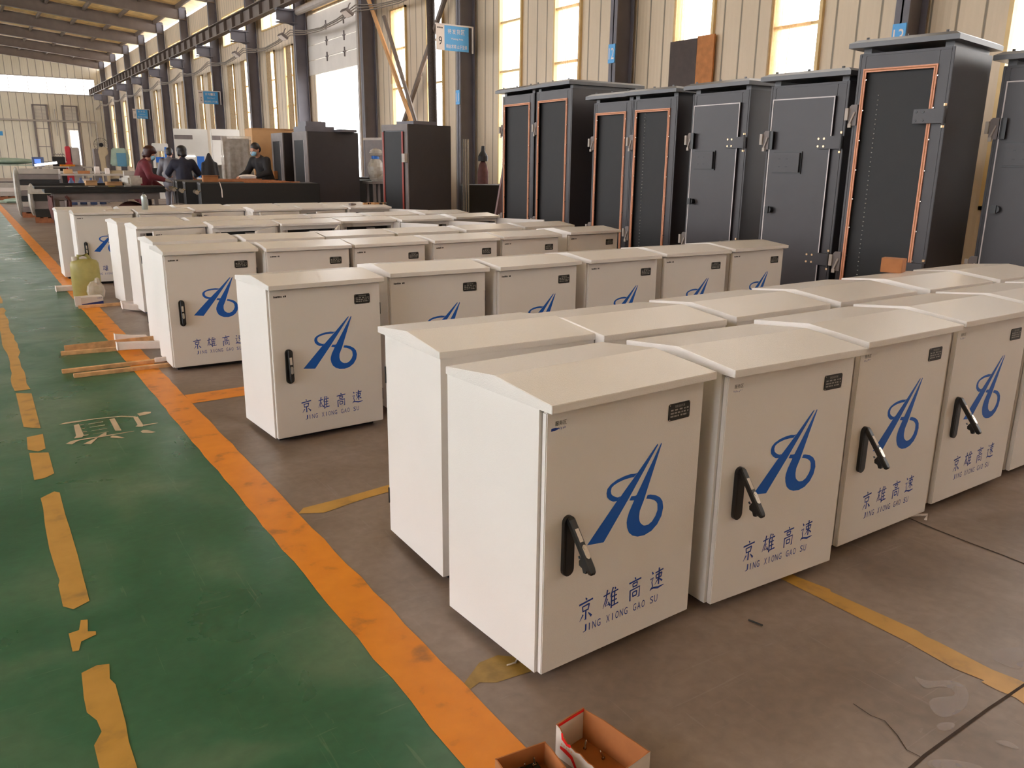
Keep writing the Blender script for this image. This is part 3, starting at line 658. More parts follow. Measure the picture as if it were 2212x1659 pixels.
def rack(label, x, y, th, w, d, h, solid=False, hinges=True, screws=True, gasket='gasket_o', door_h=None, lid=True, rail=False):
    o = thing('equipment_rack', label, 'rack', (x, y, 0), R(th), 'tall graphite equipment racks')
    b = MB(); t = .02
    b.box(0, t, .0, d, .0, h).box(w-t, w, 0, d, 0, h).box(t, w-t, d-t, d, 0, h).box(t, w-t, 0, d-t, 0, .08).box(t, w-t, 0, d-t, h-t, h)
    b.box(t, .055, 0, .02, .08, h-t).box(w-.1, w-t, 0, .02, .08, h-t).box(.055, w-.1, 0, .02, h-.13, h-t)
    b.build('body', 'dark', o, bevel=.003)
    if lid: roof(o, w, d, h)
    gx0, gx1, gz0, gz1, g = .045, w-.10, .12, h-.11, .026
    if solid:
        MB().box(gx0, gx1, -.022, 0, gz0, gz1).build('door', 'dark', o, bevel=.002)
        g = .009; y0, y1 = -.0245, -.0222
    else:
        MB().box(gx0+.004, gx1-.004, .03, .034, gz0, gz1).build('back_panel', 'inside', o)
        y0, y1 = -.012, 0
    m = MB()
    for q in ((gx0, gx0+g, gz0, gz1), (gx1-g, gx1, gz0, gz1), (gx0+g, gx1-g, gz1-g, gz1), (gx0+g, gx1-g, gz0, gz0+g)): m.box(q[0], q[1], y0, y1, q[2], q[3], 0)
    if not solid:
        c = g*.36
        for q in ((gx0+c, gx0+g-c, gz0+c, gz1-c), (gx1-g+c, gx1-c, gz0+c, gz1-c), (gx0+g-c, gx1-g+c, gz1-g+c, gz1-c)): m.box(q[0], q[1], y0-.001, y0, q[2], q[3], 1)
        for k in range(9):
            z = gz0+.12+k*(gz1-gz0-.2)/8
            for xx in (gx0+g+.006, gx1+.006): m.tube([(xx, -.014, z), (xx, -.002, z)], .005, 6, 2)
    m.build('gasket', ['gasket_w' if solid else 'gasket_o', 'card', 'steel'], o)
    for z in (h-.45, .62): latch(o, .03, z)
    if solid:
        p = MB(); p.box(.11, .37, -.05, -.024, h-.71, h-.55); p.box(.103, .382, -.032, -.022, h-.722, h-.538, 1)  # black backing rim draws the shadow gap round the cover
        p.box(.10, .115, -.05, -.03, h-.68, h-.58)
        for a in (.18, .25):
            for z in (h-.60, h-.665): p.box(a-.01, a+.01, -.052, -.05, z-.005, z+.005, 1)
        p.build('vent_cover', ['dark', 'black'], o, bevel=.002)
        k = MB(); k.tube([(.12, -.022, h-1.03), (.12, -.065, h-1.03)], .026, 12); k.box(.09, .125, -.075, -.06, h-1.06, h-1.0); k.build('knob', 'black', o)
        q = MB(); q.box(.06, .075, -.06, -.022, h-.52, h-.37).box(.06, .10, -.06, -.05, h-.52, h-.37); q.build('pull_handle', 'black', o)
    elif rail:
        m = MB()
        for k in range(48): m.box(.165, .173, .022, .0299, .25+k*.035, .256+k*.035)
        m.build('mounting_rail', 'greyink', o)
    if hinges:
        for z in (h-.47, .62): hinge_plate(o, w, z, screws)
    return o
rack('tall open rack, leftmost of the row along the wall, light showing under its roof', 6.33, 9.88, -92, .80, .95, 2.25, hinges=False)
rack('tall open rack with peach gasket, second from left in the wall row', 6.27, 8.99, -92.5, .80, 1.0, 2.25, hinges=False)
rack('slightly lower open rack with peach gasket, third from left in the wall row', 6.23, 7.77, -89, .66, .85, 2.05, hinges=False)
rack('slightly lower open rack with perforated rail, fourth from left in wall row', 6.2, 7.06, -88, .66, .85, 2.05, hinges=False, rail=True)
rack('solid door rack with vent cover and knob, fifth from left in wall row', 6.20, 6.17, -91.5, .75, .8, 2.05, solid=True)
rack('solid door rack with complete pale gasket outline, sixth from left in wall row', 5.94, 4.99, -85.5, .73, .8, 2.03, solid=True)
rack('tallest looking open rack with copper coloured gasket, near the right edge', 5.88, 4.12, -80.5, .69, .75, 2.2, rail=True, screws=False)
rack('dark rack cut off by the right edge of the photo', 6.56, 3.38, -82, .70, .75, 2.1, solid=True, gasket='x', hinges=False)

# racks further down the hall
def plain_rack(name, label, x, y, th, w, d, h, style, group='dark racks further down the hall'):
    o = thing(name, label, 'rack', (x, y, 0), R(th), group)
    MB().box(0, w, .02, d, .06, h).build('body', 'dark', o, bevel=.006)
    if style == 'red':
        MB().box(.0, w, .0, .02, h-.1, h).box(0, .06, 0, .02, .06, h-.1).box(w-.09, w, 0, .02, .06, h-.1).build('front_frame', 'grey', o)
        MB().box(.06, w-.09, -.02, .01, .1, h-.12).build('door', 'inside', o)
        for a in (.06, w-.13): MB().box(a, a+.04, -.03, -.02, .1, h-.12).build('gasket', 'red', o)
        MB().box(w-.09, w-.01, -.06, 0, h-.62, h-.48).build('latch', 'palegrey', o)
    else:
        MB().box(0, w, .0, .02, h-.16, h).box(0, .09, 0, .02, .06, h-.16).box(w-.14, w, 0, .02, .06, h-.16).build('front_frame', 'grey', o)
        MB().box(.09, w-.14, .005, .018, .1, h-.16).build('door', 'inside', o)
        MB().box(w-.17, w-.155, -.005, .004, .1, h-.16).build('edge_strip', 'gasket_w', o)
    MB().box(.03, w-.03, .05, d-.05, 0, .06).build('plinth', 'black', o)
    return o
plain_rack('server_rack', 'dark rack with red edged door standing near the middle of the hall', 6.24, 13.64, -79.5, .74, .95, 2.0, 'red')
plain_rack('server_rack', 'dark rack carrying metal trays, left of the bright doorway', 5.66, 16.62, -88, .76, 1.08, 1.94, 'grey')
plain_rack('server_rack', 'dark rack half hidden left of the rack carrying trays', 5.52, 17.52, -90, .72, 1.0, 1.93, 'grey')
def tray(label, x, y, z, w, d, h, rz):
    tag(MB().box(-w/2, w/2, -d/2, d/2, 0, h).build('metal_tray', 'col', None, bevel=.006, loc=(x, y, z), rz=R(rz)), label, 'tray', 'metal trays on the far racks')
tray('dark metal tray on the far rack, the upper one of a pile', 6.02, 16.45, 2.04, .42, .4, .1, 4)
tray('dark metal tray under another on the far rack', 6.0, 16.3, 1.94, .6, .6, .1, 3)
tray('long flat dark bar on top of the far rack, right side', 6.5, 16.2, 1.94, .36, .9, .05, 0)
tray('flat grey tray lying on the middle rack with red edged door', 6.75, 13.3, 2.0, .5, .5, .06, 10)
def lying(label, x, y, rz, w, d, h, casters=True):
    o = thing('lying_rack', label, 'rack', (x, y, 0), R(rz), 'black racks lying on their sides')
    MB().box(0, w, 0, d, .05, h).build('body', 'inside', o, bevel=.008)
    e = MB()
    for q in ((0, .03), (d-.03, d)): e.box(-.004, 0, q[0], q[1], .05, h)
    e.box(-.004, 0, .03, d-.03, h-.03, h); e.build('end_frame', 'dark', o)
    if casters:
        for yy in (.14, d-.14):
            for zz in (h-.14,):
                MB().tube([(-.05, yy-.012, zz), (-.05, yy+.012, zz)], .03, 12).tube([(-.045, yy, zz), (0, yy, zz+.02)], .012, 8).build('caster', 'steel', o)
    MB().box(.2, w-.2, .1, d-.1, 0, .05).build('skid', 'pallet', o)
    return o
for i, (x, y) in enumerate(((2.97, 12.9), (2.93, 13.72), (2.98, 14.54), (3.1, 15.36))):
    lying('black rack lying on its side under copper bars, %s from the camera' % ordinal(i), x, y, -9, 1.75 if i < 3 else 1.6, .74, 1.045-.004*i)
lying('low black rack lying against the wall beside the leftmost tall rack', 8.0, 13.75, -20, 1.15, .7, .98, False)
lying('black rack lying on its side between the two far racks, casters showing', 7.15, 17.0, -8, .75, .75, 1.0)
lying('grey rack lying behind the one with casters showing', 7.2, 18.2, -4, 1.9, .7, 1.04, False)

# ------------------------------------------------------------------ things on and around the cabinets
def item(name, label, cat, mb, m, loc=None, rz=0, bevel=0, smooth=False, group=None, kind=None, parent=None):
    return tag(mb.build(name, m, parent, bevel=bevel, smooth=smooth, loc=loc, rz=rz), label, cat, group, kind)
# white carton with torn front and its bolts
def carton(name, label, loc, rz, w, d, h, outer, torn=None, group=None):
    o = thing(name, label, 'box', loc, R(rz), group); t = .003
    b = MB(); b.box(t, w-t, t, d-t, .001, .003, 1)
    # each wall: outer skin and inner skin
    def wall(p0, p1, n, tops):
        k = len(tops); a = Vector((*p0, 0)); c = Vector((*p1, 0)); nn = Vector((*n, 0))
        for i in range(k-1):
            u0, u1 = i/(k-1), i/(k-1)+1/(k-1)
            q0, q1 = a.lerp(c, u0), a.lerp(c, u1)
            for off, mi in ((0, 0), (t, 1)):
                b.add([q0+nn*off, q1+nn*off, q1+nn*off+Vector((0, 0, tops[i+1])), q0+nn*off+Vector((0, 0, tops[i]))], [(0, 1, 2, 3)], mi)
            b.add([q0+Vector((0, 0, tops[i])), q1+Vector((0, 0, tops[i+1])), q1+nn*t+Vector((0, 0, tops[i+1])), q0+nn*t+Vector((0, 0, tops[i]))], [(0, 1, 2, 3)], 1)
    H2 = [h, h]
    wall((0, 0), (w, 0), (0, 1), H2); wall((w, 0), (w, d), (-1, 0), [h*.98, h*1.0, h*1.03, h*.97]); wall((w, d), (0, d), (0, -1), H2 if not torn else [h, h*1.02, h]); wall((0, d), (0, 0), (1, 0), torn or H2)
    b.build('carton_shell', [outer, 'cardin'], o)
    return o
wx = carton('carton', 'open white cardboard box with torn side and red print, bottom centre', (1.019, 1.128, 0), 0, .094, .205, .085, 'boxwhite', [.085, .08, .062, .052, .05, .046, .05, .045, .041, .043, .037, .04, .036, .03, .033, .06, .083])
wx.rotation_euler[2] = R(9); wx.location = (1.034, 1.108, 0)
m = MB(); m.box(.004, .09, .2005, .2016, .004, .084, 1); m.box(.004, .09, .1998, .2005, .079, .0855, 0); m.box(.0, .0935, .2048, .2056, .078, .085, 0)
m.build('end_flap', ['boxred', 'boxwhite'], wx)
pr_ = MB(); X0 = -.0006
pr_.add([(X0, .188, .072), (X0, .182, .074), (X0, .181, .064), (X0, .166, .054), (X0, .158, .058), (X0, .155, .052), (X0, .16, .047), (X0, .17, .047), (X0, .186, .056)], [tuple(range(9))], 0)
pr_.add([(X0, .19, .036), (X0, .17, .036), (X0, .15, .03), (X0, .13, .0), (X0, .14, .0), (X0, .155, .02), (X0, .19, .028)], [tuple(range(7))], 0)
pr_.add([(X0, .068, .033), (X0, .054, .034), (X0, .047, .022), (X0, .05, .008), (X0, .063, .012), (X0, .066, .022)], [tuple(range(6))], 0)
for k in range(5): pr_.add([(X0, .187-k*.008, .045-k*.0006), (X0, .183-k*.008, .045-k*.0006), (X0, .183-k*.008, .041-k*.0006), (X0, .187-k*.008, .041-k*.0006)], [(0, 1, 2, 3)], 1)
add_text(pr_, 'DELIXI', .03, .085, .03, .04, -.0006, 0)
pr_.build('printing', ['boxred', 'gasket_o'], wx)
def bolt(label, x, y, z, tilt, rz, group, big=1.0):
    m = MB(); X = Matrix.Rotation(rz, 4, 'Z') @ Matrix.Rotation(tilt, 4, 'X')
    m.tube([X @ Vector((0, 0, 0)), X @ Vector((0, 0, .004*big))], .0045*big, 6); m.tube([X @ Vector((0, 0, .004*big)), X @ Vector((0, 0, .019*big)), X @ Vector((0, 0, .023*big))], [.0026*big, .0026*big, .001*big], 8)
    return item('machine_screw', label, 'screw', m, 'steel', loc=(x, y, z), group=group)
for (x, y), lab in zip(((1.07, 1.285), (1.088, 1.235), (1.10, 1.165)), ('zinc screw in the white box, nearest the far corner', 'zinc screw in the white box, the middle one of three', 'zinc screw in the white box, nearest the camera')):
    bolt(lab, x, y, .004, R(25), x*90, 'screws in the white box')
tx = carton('carton', 'open tan cardboard box holding green boards and screws, left of white box', (.83, 1.215, 0), -3, .13, .095, .06, 'card')
tx.rotation_euler[2] = R(-6); tx.location = (.826, 1.222, 0)
item('circuit_board', 'dark green board lying in the tan cardboard box', 'board', MB().box(-.05, .045, -.02, .022, 0, .012), mat('board_green', (30, 44, 30), .5, noise=.3, nscale=300), loc=(.894, 1.285, .004), rz=R(-6), bevel=.001)
for k, (x, y) in enumerate(((.868, 1.29), (.882, 1.283), (.897, 1.288), (.915, 1.28), (.93, 1.292))):
    bolt('zinc screw standing in the tan box, %s from the left' % ordinal(k), x, y, .017, R(8*(-1)**k), k, 'screws in the tan box', 1.0)
# small brown carton on the lids
c = thing('carton', 'small brown cardboard box standing on a cabinet lid before the dark racks', 'box', (4.30, 2.585, .803), R(20))
MB().box(-.055, .05, 0, .11, 0, .075).build('carton_shell', 'card', c, bevel=.002); MB().box(-.056, .02, -.001, .11, .0755, .0775).build('flap', 'card', c)
# timber battens and foam strips
def batten(label, p0, p1, w, h, z=0, name='timber_batten', cat='batten', m='wood', g='timber battens by the white cabinets'):
    a, b = Vector((*p0, 0)), Vector((*p1, 0)); L = (b-a).length
    return item(name, label, cat, MB().box(0, L, -w/2, w/2, 0, h), m, loc=(p0[0], p0[1], z), rz=math.atan2(b.y-a.y, b.x-a.x), bevel=.002, group=g)
batten('wooden batten on the green floor, nearest the camera', (.445, 5.80), (1.25, 5.80), .035, .025)
batten('wooden batten on the green floor, second nearest the camera', (.393, 5.96), (1.25, 5.97), .035, .025)
batten('long wooden batten with a leaning board behind it', (.44, 6.54), (1.25, 6.46), .035, .028)
batten('thin dark board leaning beside the third wooden batten', (.47, 6.59), (1.2, 6.64), .012, .06)
batten('wooden batten in front of the blue and white carton', (.776, 8.62), (1.5, 8.62), .035, .028)
def foam(label, pts, w, h, z):
    m = MB()
    vs = []; 
    for x, y, dz in pts: vs += [(x, y-w/2, z+dz), (x, y+w/2, z+dz), (x, y+w/2, z+dz+h), (x, y-w/2, z+dz+h)]
    fs = [(0, 1, 2, 3), tuple(range(len(vs)-4, len(vs)))]+[(i*4+j, i*4+(j+1) % 4, i*4+4+(j+1) % 4, i*4+4+j) for i in range(len(pts)-1) for j in range(4)]
    m.add(vs, fs); return item('foam_strip', label, 'foam strip', m, 'foam', bevel=.004, group='white foam strips under the cabinets')
foam('white foam strip poking out above the leaning board', [(.83, 6.78, .02), (.95, 6.75, .003), (1.05, 6.72, 0)], .06, .05, .003)
foam('white foam strip resting on the third wooden batten', [(.79, 6.40, .028), (.92, 6.36, .028), (1.07, 6.30, .028)], .06, .05, .003)
foam('white foam strip in front of the open-doored row', [(1.10, 8.24, .03), (1.18, 8.22, .012), (1.28, 8.2, 0)], .09, .05, .003)
foam('short white foam strip under the corner of the open-doored row', [(1.135, 8.52, .0), (1.25, 8.5, 0)], .09, .05, .003)
foam('white foam strip half hidden behind the jerrycan', [(.70, 9.9, .0), (.9, 9.9, 0)], .12, .05, .003)
item('wood_offcut', 'thin pale offcut under the nearest turned-up cabinet of row three', 'offcut', MB().box(0, .12, 0, .02, 0, .03), 'foam', loc=(.95, 5.86, .026), bevel=.002)
# jerrycan, bag, blue white carton
j = thing('jerrycan', 'translucent yellowish plastic jerrycan standing at the end of the rows', 'jerrycan', (.93, 9.2, 0), R(8))
m = MB(); pr = smooth_loop(rect(-.13, .13, -.1, .1), 2)
prof = [(0, .92), (.012, 1), (.3, 1), (.36, .97), (.385, .85), (.40, .5)]
vs = [(x*s, y*s, z) for z, s in prof for x, y in pr]; kq = len(pr)
m.add(vs, [(i*kq+q, i*kq+(q+1) % kq, (i+1)*kq+(q+1) % kq, (i+1)*kq+q) for i in range(len(prof)-1) for q in range(kq)]+[tuple(range(kq))[::-1], tuple(range((len(prof)-1)*kq, len(prof)*kq))])
m.build('can_body', 'jerry', j, smooth=True)
MB().tube([(-.06, 0, .385), (-.05, 0, .435), (.03, 0, .44), (.06, 0, .39)], .018, 8).build('can_handle', 'jerry', j, smooth=True)
MB().lathe([(.025, 0), (.025, .04), (.02, .045)], (-.085, 0, .385), 14).build('cap', 'boxwhite', j)
item('plastic_bag', 'crumpled clear plastic bag in front of the jerrycan', 'bag', MB().ell((0, 0, .1), (.085, .05, .11), n=10, k=6).ell((.02, -.01, .19), (.03, .03, .05), n=7, k=4), 'film', loc=(.985, 9.0, .0))
c = thing('carton', 'low blue and white carton lying on the floor below the jerrycan', 'box', (.775, 8.72, 0), R(2))
MB().box(0, .235, 0, .13, 0, .085).build('carton_shell', 'boxwhite', c, bevel=.002)
m = MB(); m.add([(.045, -.001, .004), (.234, -.001, .004), (.234, -.001, .042), (.045, -.001, .022)], [(0, 1, 2, 3)], 0); add_text(m, 'CHNT', .18, .225, .065, .076, -.0012, 0); m.build('printing', 'boxblue', c)
MB().box(-.012, .04, -.004, 0, .004, .098).build('flap', 'signwhite', c)
# spray can, paper scraps and clamps on the far lids
s_ = thing('spray_can', 'silver spray can standing on a lid of the farthest facing row', 'can', (1.74, 10.33, .798))
MB().lathe([(.033, 0), (.033, .15), (.03, .165), (.016, .18), (.016, .185)], (0, 0, .003), 18).build('can_body', 'can', s_, smooth=True)
MB().lathe([(.008, 0), (.008, .02), (.004, .024)], (0, 0, .186), 10).build('nozzle', 'black', s_)
item('paper_scrap', 'crumpled white scrap on the first lid of the farthest row', 'scrap', MB().box(-.05, .05, -.02, .02, 0, .012).ell((.01, 0, .012), (.04, .02, .015), n=8, k=5), 'boxwhite', loc=(1.36, 10.34, .807), rz=R(20))
item('cable_clamp', 'dark clamp lying on the sixth lid of the farthest row', 'clamp', MB().ell((0, 0, .015), (.07, .03, .018), n=9, k=5).box(-.06, -.02, -.02, .02, 0, .03), 'grey', loc=(4.32, 10.42, .812), rz=R(30))
for k in range(6):
    item('hinge_fitting', 'cream and black fitting piled on the sixth far lid, %s from left' % ordinal(k), 'fitting', MB().box(-.035, .035, -.02, .02, 0, .03, 0).box(.02, .045, -.024, .024, 0, .035, 1), ['crate', 'black'], loc=(4.53+.055*k, 10.48+.03*(k % 2), .812), rz=k*1.1, bevel=.003, group='fittings on the sixth far lid')
item('wire_scrap', 'thin white wire on the floor under the nearest cabinet', 'wire', MB().tube([(1.098, 1.67, .004), (1.125, 1.668, .004), (1.165, 1.70, .004)], .0025, 6), 'boxwhite')
item('wire_offcut', 'short dark wire offcut on the floor in front of the second cabinet', 'wire', MB().tube([(1.86, 1.47, .003), (1.872, 1.425, .003)], .0025, 6), 'ink')
item('paper_scrap', 'pale paper scrap under the third cabinet of the nearest row', 'scrap', MB().tube([(3.02, 1.66, .003), (3.1, 1.62, .003), (3.05, 1.6, .003)], .006, 6), 'foam')

# ------------------------------------------------------------------ signs
def hang_sign(label, c, num, head, en, foot):
    # hung from a bar fixed to the column face, lettering faces the camera
    o = thing('hanging_sign', label, 'sign', (XW-.62, c-.25, 0), 0, 'hanging zone signs on the columns')
    MB().box(-.52, .42, -.012, .012, 4.22, 4.25).box(.39, .42, -.012, .012, 3.7, 4.22).build('bracket', 'gasket_w', o)
    p = MB(); p.box(-.50, -.30, -.006, .006, 3.72, 4.22, 0).box(-.30, .30, -.006, .006, 3.72, 4.22, 1); Y = -.0068
    if num: add_text(p, num, -.44, -.36, 3.82, 3.99, Y, 2)
    for k in range(7): p.add([(-.475+k*.02, Y, 4.15), (-.46+k*.02, Y, 4.15), (-.46+k*.02, Y, 4.18), (-.475+k*.02, Y, 4.18)], [(0, 1, 2, 3)], 2)
    for q, ch in enumerate(head): add_text(p, ch, -.22+q*.44/len(head), -.22+q*.44/len(head)+.09, 4.06, 4.16, Y, 0)
    add_text(p, en, -.14, .16, 3.935, 3.985, Y, 0)
    add_text(p, foot, -.26, .26, 3.77, 3.85, Y, 0)
    p.build('panel', ['signwhite', 'signblue', 'ink'], o)
hang_sign('blue and white hanging sign numbered 9 in front of the bright windows', C0+2*BAY, '9', '待发货区', 'Waiting Area', '精益求精 止于至善')
hang_sign('blue hanging sign numbered 12 above the machines on the left', C0+6*BAY, '12', '折弯一区', 'Bend Zone 1', '精益求精 止于至善')
hang_sign('blue hanging sign numbered 11, the most distant of the zone signs', C0+9*BAY, '11', '数冲区', 'Punch Zone', '精益求精 止于至善')
for c, t, z in ((C0+2*BAY, '11', 2.65), (C0+BAY, '12', 3.05), (C0, '13', 2.72)):
    q = MB().box(XW-.462, XW-.445, c-.085, c+.085, z, z+.3, 0); add_text(q, t, c+.065, c-.065, z+.06, z+.24, XW-.4635, 1, 'yz')
    item('number_plate', 'pale blue plate with number %s on a wall column' % t, 'plate', q, ['signblue', 'signwhite'], group='column number plates')
item('hanging_sign', 'small blue sign at the far left edge in front of the end wall', 'sign', MB().box(-.2, .1, -.02, .02, 0, .25), 'signblue', loc=(2.46, 60, 2.74))

# ------------------------------------------------------------------ curtains and boards at the windows
def curtain(label, a, b, z0, z1, m, folds=9, x=XW-.06):
    vs = []; N = folds*4; mb = MB()
    for i in range(N+1):
        y = a+(b-a)*i/N; dx = .025*math.sin(i*math.pi/2)+.012*math.sin(i*1.3)
        vs += [(x+dx, y, z0), (x+dx*.4, y, z1)]
    mb.add(vs, [(2*i, 2*i+2, 2*i+3, 2*i+1) for i in range(N)])
    return item('window_curtain', label, 'curtain', mb, m, smooth=True, group='mesh curtains at the side windows')
def wy(i, k): c = C0+BAY*i; return (c+1.42, c+2.27) if k == 0 else (c+3.38, c+4.25)
a, b = wy(0, 0); curtain('beige mesh curtain behind the racks near the right edge', a+.16, b, .9, 5.2, 'curtain_sheer', 12)
a, b = wy(0, 1); curtain('grey mesh curtain above the brown board', a+.2, b-.02, 3.3, 5.2, 'curtain_sheer', 8)
a, b = wy(1, 0); curtain('mesh curtain half drawn behind the leftmost tall racks', a, b-.3, .9, 5.2, 'curtain_sheer', 8)
a, b = wy(2, 1); curtain('mesh curtain hanging at the window left of the hanging sign', a+.1, b, 3.4, 5.2, 'curtain_sheer', 7)
a, b = wy(4, 0); curtain('drawn beige curtain right of the tan crate', a+.1, b-.25, .9, 5.2, 'curtain', 8)
a, b = wy(4, 1); curtain('drawn beige curtain in the window above the tan crate', a+.35, b, .9, 5.2, 'curtain', 8)
for i, (k0, k1) in zip((5, 6, 7, 8, 9), ((.3, 0), (.25, .1), (.1, .2), (.2, .1), (.1, .1))):
    a, b = wy(i, 0); curtain('drawn beige curtain at the near window of bay %s along the side wall' % ordinal(i-2), a+k0, b, .9, 5.2, 'curtain', 8)
    a, b = wy(i, 1); curtain('drawn beige curtain at the far window of bay %s along the side wall' % ordinal(i-2), a+k1+.1, b, .9, 5.2, 'curtain', 8)
a, b = wy(0, 1)
item('window_board', 'dark brown board covering the lower part of a window', 'board', MB().box(-.03, .0, a+.28, b+.0, .9, 3.3), 'brown', loc=(XW-.06, 0, 0))
item('plywood_strip', 'orange plywood strip standing beside the brown board', 'board', MB().box(-.03, .0, a-.08, a+.27, .9, 3.32), mat('plywood', (176, 112, 58), .7, noise=.2, nscale=9), loc=(XW-.06, 0, 0))

# ------------------------------------------------------------------ braces, hanging pipe, cables, floodlights
y0, y1 = C0+2*BAY, C0+3*BAY
item('cross_brace', 'brown steel brace rising to the left of the zone sign', 'brace', MB().tube([(XW-.2, y0+.15, 6), (XW-.2, y1-.2, .3)], .06, 8), 'beam', group='diagonal braces in the bay left of the sign')
item('cross_brace', 'pale steel brace falling from upper left across the windows', 'brace', MB().tube([(XW-.38, y1-.15, 5.9), (XW-.38, y0+.9, .3)], .055, 8), 'crate', group='diagonal braces in the bay left of the sign')
item('cross_brace', 'second brown brace starting at the upper left window', 'brace', MB().tube([(XW-.6, 20.2, 4.9), (XW-.6, y0+.7, .6)], .05, 8), 'beam', group='diagonal braces in the bay left of the sign')
item('duct_pipe', 'thick dark vertical pipe standing in front of a bright window', 'pipe', MB().tube([(XW-.25, 18.35, 0), (XW-.25, 18.33, 2.5), (XW-.25, 18.4, 5.9)], .1, 12), mat('dark_pipe', (70, 60, 56), .8, noise=.35, nscale=40), smooth=True)
item('rolled_net', 'rolled grey net hanging at the top of a window', 'net', MB().ell((0, 0, 0), (.2, .55, .28), n=14, k=8), mat('net_grey', (122, 112, 98), .9, noise=.25, nscale=40), loc=(XW-.4, 14.6, 4.92), smooth=True)
for q, z in enumerate((5.28, 5.36, 5.43)):
    pts = []; 
    for i in range(1, 13):
        c = C0+BAY*i
        for t in range(4): pts.append((XW-.56, c+BAY*t/4, z-.18*math.sin(math.pi*t/4)*(1+.2*q)))
    item('sagging_cable', 'grey cable sagging between the wall columns, %s from the bottom' % ordinal(q), 'cable', MB().tube(pts, .016, 5), 'cable', group='cables along the side wall')
def flood(label, y):
    o = thing('floodlight', label, 'lamp', (XW-.95, y, 5.15), 0, 'floodlights under the cables')
    X = Matrix.Rotation(R(35), 4, 'Y')
    MB().box(-.12, .12, -.2, .2, -.04, .04, 0, X).build('housing', 'grey', o, bevel=.01); MB().box(-.1, .1, -.18, .18, -.05, -.04, 0, X).build('lens', 'signwhite', o)
    MB().tube([(0, 0, .03), (.06, 0, .2), (.1, 0, .25)], .015, 6).build('arm', 'grey', o)
flood('pale floodlight beside the sectional door column', 21.7); flood('pale floodlight one column left of the sectional door', 26.9); flood('pale floodlight two columns left of the sectional door', 32.2)

# ------------------------------------------------------------------ people
def blob(parts, voxel):
    # one continuous surface grown from overlapping capsules and ellipsoids
    mb = MB()
    for p in parts:
        if p[0] == 'c':
            _, a, b, ra, rb = p; mb.ell(a, (ra,)*3, n=12, k=8); mb.ell(b, (rb,)*3, n=12, k=8); mb.tube([a, b], [ra, rb], 12)
        else:
            _, c, r = p[:3]; mb.ell(c, r, n=16, k=12, X=p[3] if len(p) > 3 else None)
    me = mb.mesh('shape', [])
    o = bpy.data.objects.new('shape', me); COL.objects.link(o)
    r = o.modifiers.new('r', 'REMESH'); r.mode = 'VOXEL'; r.voxel_size = voxel
    sm = o.modifiers.new('s', 'SMOOTH'); sm.factor = .5; sm.iterations = 4
    out = bpy.data.meshes.new_from_object(o.evaluated_get(bpy.context.evaluated_depsgraph_get()))
    bpy.data.objects.remove(o); bpy.data.meshes.remove(me)
    for p in out.polygons: p.use_smooth = True
    return out
def put(name, me, m, parent):
    me.name = name; me.materials.clear(); me.materials.append(M[m]); return link(name, me, parent)
V = Vector
def hand(wr, d, side, curl=.5, r=.0085):
    # palm, four fingers of unequal length and a thumb leaving the palm's side
    d = d.normalized(); s = side.normalized(); n = d.cross(s).normalized()
    out = [('c', wr, wr+d*.05, .024, .03), ('c', wr+d*.03+s*.015, wr+d*.085+s*.028, .02, .016), ('c', wr+d*.03-s*.015, wr+d*.085-s*.028, .02, .016)]
    for k, L in ((-1.5, .062), (-.5, .076), (.5, .08), (1.5, .068)):
        a = wr+d*.09+s*(-.019*k); b = a+d*L*.5-n*L*.5*curl*.5; c = b+d*L*.4*(1-curl*.6)-n*L*.5*curl
        out += [('c', a, b, r, r*.95), ('c', b, c, r*.95, r*.8)]
    a = wr+d*.03+s*.03; b = a+d*.035+s*.028-n*.01; out += [('c', a, b, .011, .0095), ('c', b, b+d*.028-n*.008, .0095, .008)]
    return out
